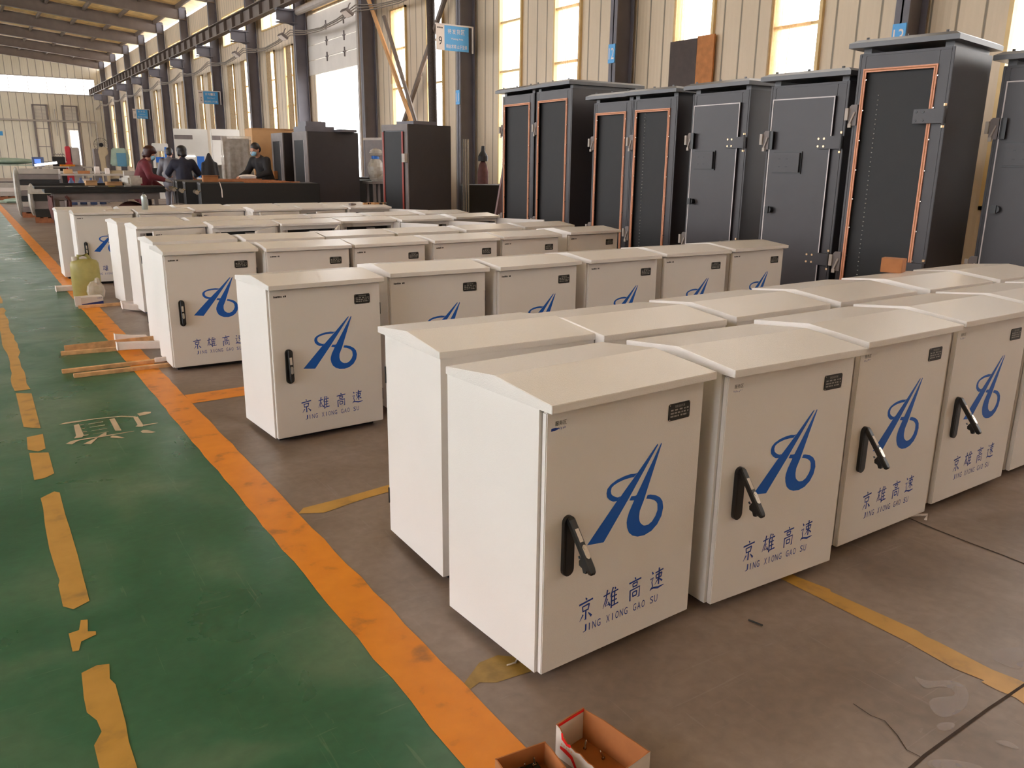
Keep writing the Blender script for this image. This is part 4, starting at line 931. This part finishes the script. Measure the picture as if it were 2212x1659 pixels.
def person(label, loc, rz, lean, hgt, coat, trousers, hair, hands, head_turn, long_hair, mask, gloves=False):
    # faces local -y; origin on the floor between the feet; lean bends the trunk forward
    o = thing('person', label, 'person', loc, R(rz)); k = hgt/1.7
    cl, sl = math.cos(R(lean)), math.sin(R(lean))
    def T(x, y, z):   # point on the leaning trunk, z measured up from the hips
        return V((x, y*cl-z*sl, .9*k+z*cl-(-y)*0))
    neck = T(0, 0, .52*k); hc = T(0, 0, .60*k)+V((0, -.05, .07*k))
    ht = Matrix.Rotation(R(head_turn[1]), 3, 'Z') @ Matrix.Rotation(R(head_turn[0]), 3, 'X')
    def Hd(x, y, z): return hc+ht @ V((x, y, z))
    sh = [T(s*.17*k, 0, .47*k) for s in (-1, 1)]; hip = [V((s*.09*k, 0, .88*k)) for s in (-1, 1)]
    knee = [V((s*.1*k, -.03, .47*k)) for s in (-1, 1)]; ank = [V((s*.1*k, .01, .08)) for s in (-1, 1)]
    el = []
    wr = [V(h) for h in hands]
    for i in (0, 1):
        mid = (sh[i]+wr[i])/2; el.append(mid+V(((-1, 1)[i]*.08, .09, -.07)))
    body = [('e', Hd(0, .005, .02), (.075, .092, .105)), ('e', Hd(0, -.02, -.05), (.06, .07, .065)), ('c', neck, hc+V((0, .01, -.03)), .055, .05),
            ('c', Hd(0, -.093, .0), Hd(0, -.108, -.025), .011, .015), ('e', Hd(.074, .01, -.005), (.012, .02, .032)), ('e', Hd(-.074, .01, -.005), (.012, .02, .032)),
            ('c', Hd(-.02, -.083, -.058), Hd(.02, -.083, -.058), .011, .011), ('e', Hd(.03, -.082, .022), (.016, .012, .01)), ('e', Hd(-.03, -.082, .022), (.016, .012, .01)),
            ('c', T(0, 0, .0), T(0, 0, .25), .12, .13), ('c', T(-.08, 0, .42*k), T(.08, 0, .42*k), .1, .1), ('c', T(0, 0, .25), T(0, 0, .44*k), .13, .11)]
    for i in (0, 1):
        body += [('c', sh[i], el[i], .048, .04), ('c', el[i], wr[i], .038, .026), ('c', hip[i], knee[i], .08, .055), ('c', knee[i], ank[i], .052, .036), ('c', ank[i]+V((0, .03, -.03)), ank[i]+V((0, -.14, -.04)), .035, .03)]
        d = (wr[i]-el[i]).normalized(); d = (d+V((0, -.3, -.1))).normalized()
        body += hand(wr[i], d, V(((1, -1)[i], 0, 0)))
    put('body', blob(body, .0075), 'skin', o)
    jk = [('c', T(0, 0, -.1), T(0, 0, .22*k), .165, .16), ('c', T(-.11*k, 0, .42*k), T(.11*k, 0, .42*k), .115, .115), ('c', T(0, .01, .2*k), T(0, .01, .43*k), .16, .135), ('c', T(0, .012, .49*k), T(0, .012, .53*k), .078, .068)]
    for i in (0, 1): jk += [('c', sh[i], el[i], .082, .066), ('c', el[i], wr[i]-(wr[i]-el[i]).normalized()*.02, .064, .046)]
    put('jacket', blob(jk, .016), coat, o)
    tr = [('c', V((-.06, 0, .86*k)), V((.06, 0, .86*k)), .13, .13)]
    for i in (0, 1): tr += [('c', hip[i], knee[i], .1, .075), ('c', knee[i], ank[i]+V((0, 0, .02)), .072, .06)]
    put('trousers', blob(tr, .018), trousers, o)
    sho = []
    for i in (0, 1): sho += [('c', ank[i]+V((0, .03, -.035)), ank[i]+V((0, -.14, -.042)), .044, .037)]
    put('shoes', blob(sho, .014), 'rubber', o)
    hr = [('e', Hd(0, .02, .045), (.086, .098, .096)), ('e', Hd(0, .06, -.005), (.078, .055, .075))]
    if long_hair: hr += [('e', Hd(0, .02, .06), (.105, .115, .095)), ('e', Hd(.07, .02, -.01), (.03, .06, .07)), ('e', Hd(-.07, .02, -.01), (.03, .06, .07)), ('e', Hd(0, -.07, .075), (.075, .04, .04)), ('e', Hd(0, .07, -.05), (.07, .05, .06))]
    put('hair', blob(hr, .012), hair, o)
    if mask:
        put('face_mask', blob([('e', Hd(0, -.068, -.042), (.066, .05, .055)), ('c', Hd(-.06, -.04, -.03), Hd(-.078, .01, -.01), .006, .005), ('c', Hd(.06, -.04, -.03), Hd(.078, .01, -.01), .006, .005)], .009), 'mask', o)
    if gloves:
        gl = []
        for i in (0, 1):
            d = ((wr[i]-el[i]).normalized()+V((0, -.3, -.1))).normalized(); gl += [('c', wr[i]-d*.05, wr[i], .045, .036)]+[(q[0], q[1], q[2], q[3]+.004, q[4]+.004) for q in hand(wr[i], d, V(((1, -1)[i], 0, 0)), .4)]
        put('gloves', blob(gl, .0085), 'glove', o)
    return o
person('woman with auburn hair and face mask in a maroon coat by the black table', (2.80, 16.75, 0), 78, 14, 1.62, 'maroon', 'maroon', 'hairred', ((-.30, -.42, 1.02), (.22, -.36, .86)), (24, 0), True, True, True)
person('person with dark hair in a navy jacket seen from behind at the lying racks', (3.82, 17.9, 0), 172, 14, 1.66, 'navy', 'navy', 'hair', ((-.24, -.40, 1.06), (.26, -.38, 1.06)), (18, 12), True, False)
person('man in a black jacket and blue mask bending over the copper bars', (5.12, 16.62, 0), -62, 22, 1.76, 'blackcloth', 'blackcloth', 'hair', ((-.16, -.56, 1.08), (.2, -.5, 1.08)), (22, -4), False, True)
person('worker in a dark grey jacket standing among the white machines', (4.42, 22.3, 0), 150, 4, 1.68, 'col', 'col', 'hair', ((-.22, -.22, .95), (.22, -.2, .9)), (5, 10), False, False)

# ------------------------------------------------------------------ work tables and goods in the back of the hall
t = thing('work_table', 'black topped work table beside the woman in the maroon coat', 'table', (1.1, 14.9, 0), R(-2))
MB().box(-.02, 1.75, 0, .95, .85, .91).build('tabletop', 'inside', t, bevel=.006)
MB().box(.1, 1.66, .06, .1, .74, .85).box(.1, 1.66, .85, .89, .74, .85).build('apron', 'grey', t)
for x in (.14, 1.6):
    for y in (.1, .84):
        l = MB().box(x-.03, x+.03, y-.03, y+.03, .12, .85).build('leg', 'grey', t); MB().tube([(x-.02, y, .06), (x+.02, y, .06)], .06, 12).build('caster', 'rubber', l)
item('metal_sheet', 'wide black metal sheet lying on the work table', 'panel', MB().box(-.15, 1.75, .05, .8, 0, .035).box(-.15, 1.3, .77, .8, .035, .075), 'ink', loc=(1.1, 14.9, .912), rz=R(-2), bevel=.004)
for k, (x, m, lab) in enumerate(((1.72, 'signwhite', 'small white card on the front edge of the black table, left one'), (2.02, 'yellow', 'small yellow tag on the front edge of the black table'), (2.27, 'signwhite', 'small white card on the front edge of the black table, right one'), (1.42, 'palegrey', 'grey rag hanging at the left front of the black table'))):
    item('card', lab, 'card', MB().box(0, .09, 0, .06, 0, .004), m, loc=(x, 14.98, .948), rz=.2*k)
for lab, x, y, w, d, h in (('small tan cardboard box at the back of the black table, left one', 1.75, 15.55, .17, .12, .08), ('flat tan cardboard box at the back of the black table, right one', 2.06, 15.5, .24, .14, .06)):
    c = thing('carton', lab, 'box', (x, y, .948), R(6)); MB().box(0, w, 0, d, 0, h).build('carton_shell', 'crate', c, bevel=.003); MB().box(-.003, w+.003, -.03, 0, h-.004, h).build('flap', 'crate', c)
def drape(label, pts, w, m, name='tarp'):
    # hanging cloth with folds: pts are (x, z) along the fall, w the spread in y
    mb = MB(); N = 14; vs = []
    for i, (x, z) in enumerate(pts):
        for k in range(N+1):
            u = k/N; vs.append((x+.03*math.sin(k*1.7+i*.6), (u-.5)*w*(1+.1*math.sin(i)), z+.018*math.sin(k*2.3+i)))
    mb.add(vs, [(i*(N+1)+k, i*(N+1)+k+1, (i+1)*(N+1)+k+1, (i+1)*(N+1)+k) for i in range(len(pts)-1) for k in range(N)])
    o = item(name, label, 'tarp', mb, m, smooth=True); return o
o = drape('brown tarp draped over the left leg of the black table', [(-.12, .8), (-.13, .62), (-.1, .45), (-.05, .34), (.06, .33), (.12, .5), (.14, .72), (.1, .8)], .34, 'clothbrown'); o.location = (1.28, 15.02, 0)
o = thing('sack', 'maroon plastic sack bulging under the black table', 'bag', (2.35, 15.25, .02)); MB().ell((0, 0, .35), (.3, .22, .33), n=18, k=12).ell((.22, .03, .42), (.16, .15, .2), n=14, k=8).ell((-.25, 0, .25), (.14, .18, .25), n=14, k=8).build('sack_body', 'clothbrown', o, smooth=True)
item('white_slab', 'pale corrugated slab leaning under the black table', 'slab', MB().box(-.15, .15, -.02, .02, 0, .6, 0, Matrix.Rotation(R(-12), 4, 'Y')), 'foam', loc=(1.85, 15.1, .04), bevel=.004)
item('wire_shelf', 'dark shelf hanging below the black table top', 'shelf', MB().box(0, .4, 0, .3, 0, .06), 'black', loc=(2.15, 15.2, .76), bevel=.004)
def pallet(label, x, y, rz, w, d):
    o = thing('pallet', label, 'pallet', (x, y, 0), R(rz), 'wooden pallets')
    m = MB()
    for k in range(5): m.box(w*k/4.6, w*k/4.6+.09, 0, d, .10, .125)
    m.build('deck', 'pallet', o)
    for yy in (0, d/2-.05, d-.1): MB().box(0, w, yy, yy+.09, 0, .1).build('stringer', 'pallet', o)
    return o
pallet('wooden pallet under the plastic wrapped goods nearest the aisle', 1.28, 21.1, -8, .75, .9); pallet('wooden pallet under the taller wrapped stack behind', 1.15, 23.2, -8, .95, 1.0); pallet('wooden pallet far back at the left edge', 1.0, 33.6, -4, 1.0, 1.1)
def sheets(label, x, y, z, rz, w, d, n, t, m, gap, grp):
    for k in range(n):
        item('sheet_stack', label % ordinal(k), 'panels', MB().box(.01*(k % 2), w-.01*((k+1) % 2), 0, d, 0, t), m[k % len(m)], loc=(x, y, z+k*gap), rz=R(rz), bevel=.006, group=grp)
sheets('black wrapped bundle of panels on the nearest far pallet, %s from below', 1.30, 21.12, .126, -8, .6, .8, 3, .17, ['black', 'grey', 'black'], .175, 'panel bundles on the near far pallet')
sheets('stacked grey panel on the taller wrapped stack, %s from below', 1.18, 23.22, .126, -8, .85, .9, 8, .12, ['grey', 'palegrey', 'ink'], .128, 'panels in the taller wrapped stack')
sheets('pale sheet bundle on the pallet at the left edge, %s from below', 1.05, 33.7, .126, -4, .8, .9, 3, .14, ['palegrey', 'signwhite'], .145, 'sheet bundles at the left edge')
item('plastic_wrap', 'crinkled clear plastic wrapped round the nearest far stack', 'wrap', MB().ell((0, 0, .36), (.07, .5, .36), n=12, k=8).box(-.03, .5, -.45, -.42, .5, .66), 'wrap', loc=(1.3, 21.5, .13), rz=R(-8))
item('plastic_wrap', 'crinkled clear plastic hanging down the taller stack', 'wrap', MB().ell((0, 0, .5), (.07, .55, .6), n=12, k=8), 'wrap', loc=(1.16, 23.7, .1), rz=R(-8))
item('cardboard_sheet', 'grey striped sheet sloping on top of the near far stack', 'sheet', MB().box(0, .55, 0, .7, 0, .02, 0, Matrix.Rotation(R(-6), 4, 'Y')), 'palegrey', loc=(1.45, 21.2, .66), rz=R(-8))
item('plastic_sheet', 'white plastic sheet crumpled on the floor at the far left', 'sheet', MB().ell((0, 0, .06), (.5, .5, .09), n=14, k=6).ell((-.4, .1, .03), (.3, .3, .05), n=10, k=5), 'tarp', loc=(1.55, 31.5, 0), rz=R(20))
item('floor_block', 'low dark grey block beside the white plastic sheet', 'block', MB().box(-.2, .2, -.2, .2, 0, .22), 'grey', loc=(1.62, 29.6, 0), bevel=.01)
def bench(label, x, y, rz, w, d, h, top, m='grey', n='steel_bench', grp='steel work benches in the far hall'):
    o = thing(n, label, 'bench', (x, y, 0), R(rz), grp)
    MB().box(0, w, 0, d, h-.05, h).build('tabletop', top, o, bevel=.005)
    for a in (.05, w-.1):
        for b in (.05, d-.1): MB().box(a, a+.05, b, b+.05, 0, h-.05).build('leg', m, o)
    MB().box(.08, w-.08, .06, .09, .2, .25).box(.08, w-.08, d-.09, d-.06, .2, .25).build('stretcher', m, o)
    return o
bench('long bench under a pale green cover at the far left', .6, 49.5, 2, 3.0, 1.6, 1.1, 'tarp')
item('dust_cover', 'pale green dust cover humped over the far left bench', 'cover', MB().ell((0, 0, 0), (1.5, .7, .16), n=18, k=8), 'tarp', loc=(2.1, 50.3, 1.27), smooth=True)
bench('pale steel bench with clutter left of the woman, the nearer one', 2.3, 26.6, -6, 1.7, .8, .98, 'palegrey')
bench('grey steel bench behind the nearer pale bench', 2.2, 30.4, -4, 1.9, .9, 1.0, 'palegrey')
bench('dark bench right behind the woman', 3.4, 23.0, -3, 1.3, .7, .92, 'grey')
bench('laser table with orange guard strip, far back', 2.7, 41.0, -2, 2.4, 1.2, 1.08, 'palegrey')
for k in range(4): item('gas_cylinder', 'blue gas cylinder under the far benches, %s from the left' % ordinal(k), 'cylinder', MB().lathe([(.1, 0), (.1, .62), (.07, .72), (.035, .76), (.035, .82)], (0, 0, 0), 12), 'machdb', loc=(2.9+.28*k, 29.4+.1*(k % 2), 0), smooth=True, group='gas cylinders by the benches')
for k, (x, y, w, h, m) in enumerate(((2.5, 26.9, .22, .12, 'crate'), (2.85, 26.8, .3, .08, 'card'), (3.3, 26.9, .12, .2, 'signwhite'), (3.55, 26.7, .1, .16, 'signwhite'), (3.0, 30.6, .4, .15, 'grey'), (3.5, 23.2, .3, .18, 'palegrey'), (3.9, 23.25, .45, .26, 'ink'), (4.3, 23.2, .3, .12, 'palegrey'))):
    item('parts_box', ['small tan box on the nearer pale bench', 'flat brown box on the nearer pale bench', 'white bottle shaped tub on the nearer pale bench', 'second white tub on the nearer pale bench', 'grey box on the grey steel bench', 'pale box on the dark bench behind the woman', 'black box on the dark bench behind the woman', 'pale tray at the right end of the dark bench'][k], 'box', MB().box(0, w, 0, .2, 0, h), m, loc=(x, y, (.981, .981, .981, .981, 1.001, .921, .921, .921)[k]), bevel=.004)
# machines at the back
item('control_screen', 'dark blue control box with a lit screen, far left', 'screen', MB().box(-.22, .22, -.12, .12, 0, .38, 0).box(-.14, .1, -.125, -.12, .12, .3, 1), ['machdb', 'screen'], loc=(2.93, 41.7, 1.081))
item('tube_lamp', 'glowing white tube lamp above the laser table', 'lamp', MB().tube([(0, 0, 0), (.85, -.1, .12)], .05, 10), 'led', loc=(2.75, 41.2, 1.12))
o = thing('laser_cutter', 'red and grey laser cutting machine far back', 'machine', (3.6, 43.0, 0), R(-3))
MB().box(0, .5, 0, .6, 0, 1.5).build('power_unit', 'ink', o, bevel=.02); MB().box(.5, 1.0, -.1, .6, 0, 1.25).box(.55, .75, -.1, .6, 1.25, 1.95).build('cover', 'machred', o, bevel=.03); MB().box(.78, 1.1, -.15, .6, 0, 1.9).build('column', 'palegrey', o, bevel=.03); MB().box(.25, .85, -.5, -.1, 1.06, 1.16).build('guard_strip', 'orange', o)
pp = MB()
for k in range(5): pp.tube([(.1*k, 0, 1.55), (.1*k+.05, 0, 1.62), (.1*k+.1, 0, 1.55)], .02, 6)
pp.build('cable_chain', 'grey', o)
o = thing('press_brake', 'beige press brake with a pale cover and blue panel', 'machine', (4.95, 38.4, 0), R(-8))
MB().prism([(0, 0), (.32, 0), (.32, .95), (.2, 1.1), (.2, 1.5), (.32, 1.62), (.3, 1.88), (0, 1.88), (-.05, 1.7), (0, 1.2)], 0, .25, 'y').build('side_frame', 'beige', o, bevel=.02)
MB().box(.32, 1.1, .1, .8, 0, .95).build('bed', 'beige', o, bevel=.02); MB().prism([(.35, 1.15), (1.05, 1.1), (1.12, 1.5), (1.0, 1.85), (.45, 1.85)], .05, .8, 'y').build('ram_cover', 'tarp', o, bevel=.05); MB().box(.62, .98, 0, .04, 1.12, 1.66).build('panel', 'teal', o)
MB().box(.3, .62, -.3, .1, .5, .62).build('back_gauge', 'ink', o)
item('tool_cabinet', 'brown grey tool cabinet left of the beige press', 'cabinet', MB().box(-.3, .3, -.3, .3, 0, 1.85), 'grey', loc=(5.45, 41.9, 0), bevel=.02)
o = thing('wall_fan', 'large round wire fan on a stand near the end wall', 'fan', (7.8, 59.5, 0)); MB().tube([(0, 0, 0), (0, 0, 2.2)], .05, 8).build('post', 'ink', o)
g = MB()
for k in range(24): a = 2*math.pi*k/24; g.tube([(.08*math.cos(a), -.2, 2.3+.08*math.sin(a)), (.42*math.cos(a), -.12, 2.3+.42*math.sin(a))], .008, 4)
g.tube([(.42*math.cos(2*math.pi*k/24), -.12, 2.3+.42*math.sin(2*math.pi*k/24)) for k in range(25)], .012, 5); g.build('guard', 'ink', o)
MB().tube([(0, -.25, 2.3), (0, .1, 2.3)], .12, 12).build('hub', 'ink', o)
def machine(label, x, y, rz, w, d, h):
    o = thing('coating_machine', label, 'machine', (x, y, 0), R(rz), 'white machines behind the workers')
    MB().box(0, w, 0, d, 1.25, h).box(0, .06, 0, d, 0, 1.25).box(w-.06, w, 0, d, 0, 1.25).box(.06, w-.06, d-.05, d, 0, 1.25).build('housing', 'sheetwhite', o, bevel=.02)
    MB().box(.02, w*.55, -.012, 0, h-.33, h-.2).build('vent', 'grey', o); MB().box(.25, w*.65, -.02, 0, 1.5, 1.54).build('light_strip', 'led', o)
    MB().box(.06, w-.06, .1, d-.1, 0, .8).build('base', 'machdb', o, bevel=.01)
    return o
machine('large white machine left of the plastic wrapped rack, the left one', 6.0, 29.2, -12, 1.05, .9, 2.38); machine('large white machine left of the plastic wrapped rack, the right one', 6.75, 27.4, -12, .85, .9, 2.34)
o = thing('drill_press', 'small white and blue machine left of the large white machines', 'machine', (6.0, 33.0, 0), R(-10)); MB().box(0, .55, 0, .5, 0, 1.0).box(.0, .1, .1, .4, 1.0, 1.7).box(.4, .55, .1, .4, 1.0, 1.95).box(0, .55, .05, .45, 1.7, 1.98).build('housing', 'sheetwhite', o, bevel=.02); MB().box(.1, .4, .15, .2, 1.3, 1.5).box(.42, .5, .04, .1, 1.1, 1.85).build('panel', 'machblue', o)
item('blue_door', 'bright blue machine door panel beside the person in navy', 'panel', MB().box(-.04, .24, 0, .05, 0, 1.62, 0).box(0, .2, -.01, 0, .9, 1.5, 1), ['sheetwhite', 'machblue'], loc=(5.9, 25.8, 0), rz=R(-12))
o = tag(put('hanging_coat', blob([('c', V((0, 0, 1.0)), V((0, 0, 1.3)), .16, .13), ('c', V((0, 0, 1.3)), V((0, 0, 1.52)), .13, .04), ('c', V((-.14, 0, 1.3)), V((-.17, 0, 1.0)), .05, .05), ('c', V((.14, 0, 1.3)), V((.17, 0, 1.0)), .05, .05)], .02), 'blackcloth', None), 'dark coat hanging on a stand left of the wrapped rack', 'coat'); o.location = (5.03, 20.8, 0)
item('coat_stand', 'thin stand under the dark hanging coat', 'stand', MB().tube([(0, 0, .03), (0, 0, 1.5)], .02, 8).box(-.2, .2, -.2, .2, 0, .03), 'grey', loc=(5.03, 20.8, 0))
# plastic wrapped rack, crates, copper bars
o = thing('wrapped_rack', 'rack shrouded in draped clear plastic left of the tan crate', 'rack', (4.66, 18.0, 0), R(-14))
MB().box(0, .52, 0, .7, 0, 1.82).build('body', 'grey', o, bevel=.01); f = MB()
for q in ((.05, .08, .1, 1.7), (.44, .47, .1, 1.7), (.05, .47, 1.67, 1.7)): f.box(q[0], q[1], -.02, 0, q[2], q[3])
f.build('door_frame', 'gasket_w', o)
wv = MB(); N = 60; vs = []
for i in range(N+1):
    u = i/N; per = [(-.03, .75), (-.04, -.05), (.56, -.05), (.56, .75)]
    seg = u*3; k = min(2, int(seg)); tt = seg-k; x = per[k][0]+(per[k+1][0]-per[k][0])*tt; y = per[k][1]+(per[k+1][1]-per[k][1])*tt
    wob = .022*math.sin(i*1.9)+.015*math.sin(i*.7)
    for z in (.75, 1.3, 1.87): vs.append((x+wob*(1.9-z), y-abs(wob)*(1.9-z)*(k == 1), z))
wv.add(vs, [(i*3+j, (i+1)*3+j, (i+1)*3+j+1, i*3+j+1) for i in range(N) for j in range(2)]); wv.add([(-.04, -.05, 1.87), (.56, -.05, 1.87), (.56, .75, 1.88), (-.03, .75, 1.88)], [(0, 1, 2, 3)])
wv.build('plastic_shroud', 'film', o, smooth=True)
o = thing('packing_crate', 'tall tan board crate behind the man in black', 'crate', (5.55, 18.95, 0), R(-4)); MB().box(0, .72, 0, .75, 0, 2.07).build('crate_panel', 'crate', o, bevel=.004); MB().box(.72, .98, .02, .05, 0, 2.05).build('side_board', 'crate', o); MB().box(-.01, .99, -.015, .77, 2.07, 2.085).build('top_board', 'crate', o)
item('board', 'narrow tan board standing right of the rack carrying trays', 'board', MB().box(0, .3, 0, .05, 0, 1.98), 'crate', loc=(7.15, 17.75, 1.05-1.05), rz=R(5))
q = random.Random(9)
for k in range(22):
    x = 3.15+q.uniform(0, 1.0); y = 13.0+k*.115
    item('copper_bar', 'copper bar laid across the black lying racks, %s' % ('number %d counted from the camera' % (k+1)), 'bar', MB().box(0, q.uniform(.45, .75), 0, .05, 0, .012), 'copper', loc=(x, y-.16*(x-2.97)+.02, 1.052), rz=R(-9+q.uniform(-3, 3)), bevel=.002, group='copper bars on the lying racks')
c = thing('carton', 'brown cardboard box on the lying racks in front of the navy jacket', 'box', (3.12, 13.35, 1.05), R(-6)); MB().box(0, .22, 0, .16, 0, .1).build('carton_shell', 'card', c, bevel=.003); MB().box(-.01, .23, -.03, 0, .095, .1).build('flap', 'card', c)
item('paper_bundle', 'white paper bundle lying on the copper bars', 'bundle', MB().ell((0, 0, .035), (.16, .08, .035), n=12, k=6).box(-.12, .14, -.05, .05, 0, .03), 'signwhite', loc=(4.42, 15.55, 1.066), rz=R(-10))
item('paper_strip', 'thin pale paper strip hanging over the front lying rack', 'strip', MB().tube([(0, 0, 1.06), (0, -.03, 1.05), (.02, -.035, .95), (.02, -.03, .84)], .008, 4), 'foam', loc=(3.22, 12.82, 0))
c = thing('carton', 'small orange carton between the man and the dark rack', 'box', (5.45, 17.25, 1.02-.0), 0)
MB().box(0, .12, 0, .12, 0, .16).build('carton_shell', 'card', c, bevel=.003)
bench('low dark stand under the small orange carton', 5.3, 17.15, 0, .2, .3, 1.02, 'ink')
o = thing('floor_fan', 'round wire floor fan behind the farthest row of cabinets', 'fan', (2.5, 12.25, 0)); MB().box(-.2, .2, -.1, .1, 0, .04).tube([(0, 0, .04), (0, 0, .5)], .02, 8).build('stand', 'grey', o)
g = MB()
for k in range(20): a = 2*math.pi*k/20; g.tube([(.05*math.cos(a), -.12, .52+.05*math.sin(a)), (.22*math.cos(a), -.08, .52+.22*math.sin(a)), (.27*math.cos(a), 0, .52+.27*math.sin(a))], .004, 4)
for rr_ in (.14, .22, .27): g.tube([(rr_*math.cos(2*math.pi*k/24), -.1 if rr_ < .2 else (-.08 if rr_ < .25 else 0), .52+rr_*math.sin(2*math.pi*k/24)) for k in range(25)], .005, 4)
g.build('guard', 'grey', o); MB().tube([(0, -.1, .52), (0, .12, .52)], .07, 12).build('motor', 'ink', o)
item('wrapped_parcel', 'small plastic wrapped parcel left of the woman', 'parcel', MB().box(-.12, .12, -.15, .15, 0, .16), 'wrap', loc=(2.45, 15.5, .95), bevel=.03, rz=R(15))
# by the wall between the far racks
o = thing('steel_door_leaf', 'grey steel door leaf standing by the bright doorway', 'door', (8.72, 20.1, 0), R(-62)); MB().box(0, .8, 0, .05, 0, 1.95).build('leaf', 'grey', o, bevel=.005); MB().box(.62, .66, -.05, 0, .95, 1.2).build('handle', 'ink', o); MB().box(-.03, .83, -.02, .0, 1.92, 1.98).build('head_trim', 'palegrey', o)
o = thing('plastic_bundle', 'bundle of crumpled white plastic tied with a blue band', 'bundle', (7.12, 15.9, 1.0), 0)
MB().ell((0, 0, .25), (.17, .17, .22), n=14, k=9).ell((.08, .05, .1), (.2, .18, .14), n=12, k=8).ell((.02, 0, .56), (.14, .12, .09), n=12, k=6).build('film', 'wrap', o, smooth=False); MB().lathe([(.075, 0), (.08, .03), (.075, .07)], (0, 0, .44), 14).build('band', 'machblue', o)
bench('low stand carrying the white plastic bundle', 6.95, 15.7, 0, .4, .5, 1.0, 'grey')
X = Matrix.Rotation(R(-8), 4, 'X')
o = thing('leaning_panel', 'dark framed panel leaning near the wall left of the tall racks', 'panel', (8.6, 13.25, .98), R(-35)); MB().box(0, .38, 0, .05, 0, .86, 0, X).build('frame', 'dark', o, bevel=.006); MB().box(.05, .3, -.01, 0, .08, .72, 0, X).build('inset', 'ink', o)
item('leaning_panel', 'reddish grey panel leaning beside the leftmost tall rack', 'panel', MB().prism([(0, 0), (.55, 0), (.55, 1.6), (.3, 1.6)], 0, .05, 'x', 0), mat('panel_primer', (118, 88, 86), .5, noise=.06), loc=(6.5, 10.55, 0), rz=R(-95))
for k in range(3): item('steel_bar', 'bright steel bar standing against the middle rack, %s from the left' % ordinal(k), 'bar', MB().box(0, .025, 0, .025, 0, 1.78), 'steel', loc=(7.42+.05*k, 12.85, 0), rz=.3, group='steel bars by the middle rack')
o = thing('gas_cylinder', 'gas cylinder with black valve beside the leaning dark panel', 'cylinder', (8.95, 14.7, 0)); MB().lathe([(.11, 0), (.11, 1.2), (.08, 1.35), (.04, 1.42)], (0, 0, 0), 14).build('shell', 'clothbrown', o, smooth=True); MB().lathe([(.1, 0), (.1, .1), (.04, .2), (.03, .3)], (0, 0, 1.42), 12).build('valve_cap', 'ink', o)
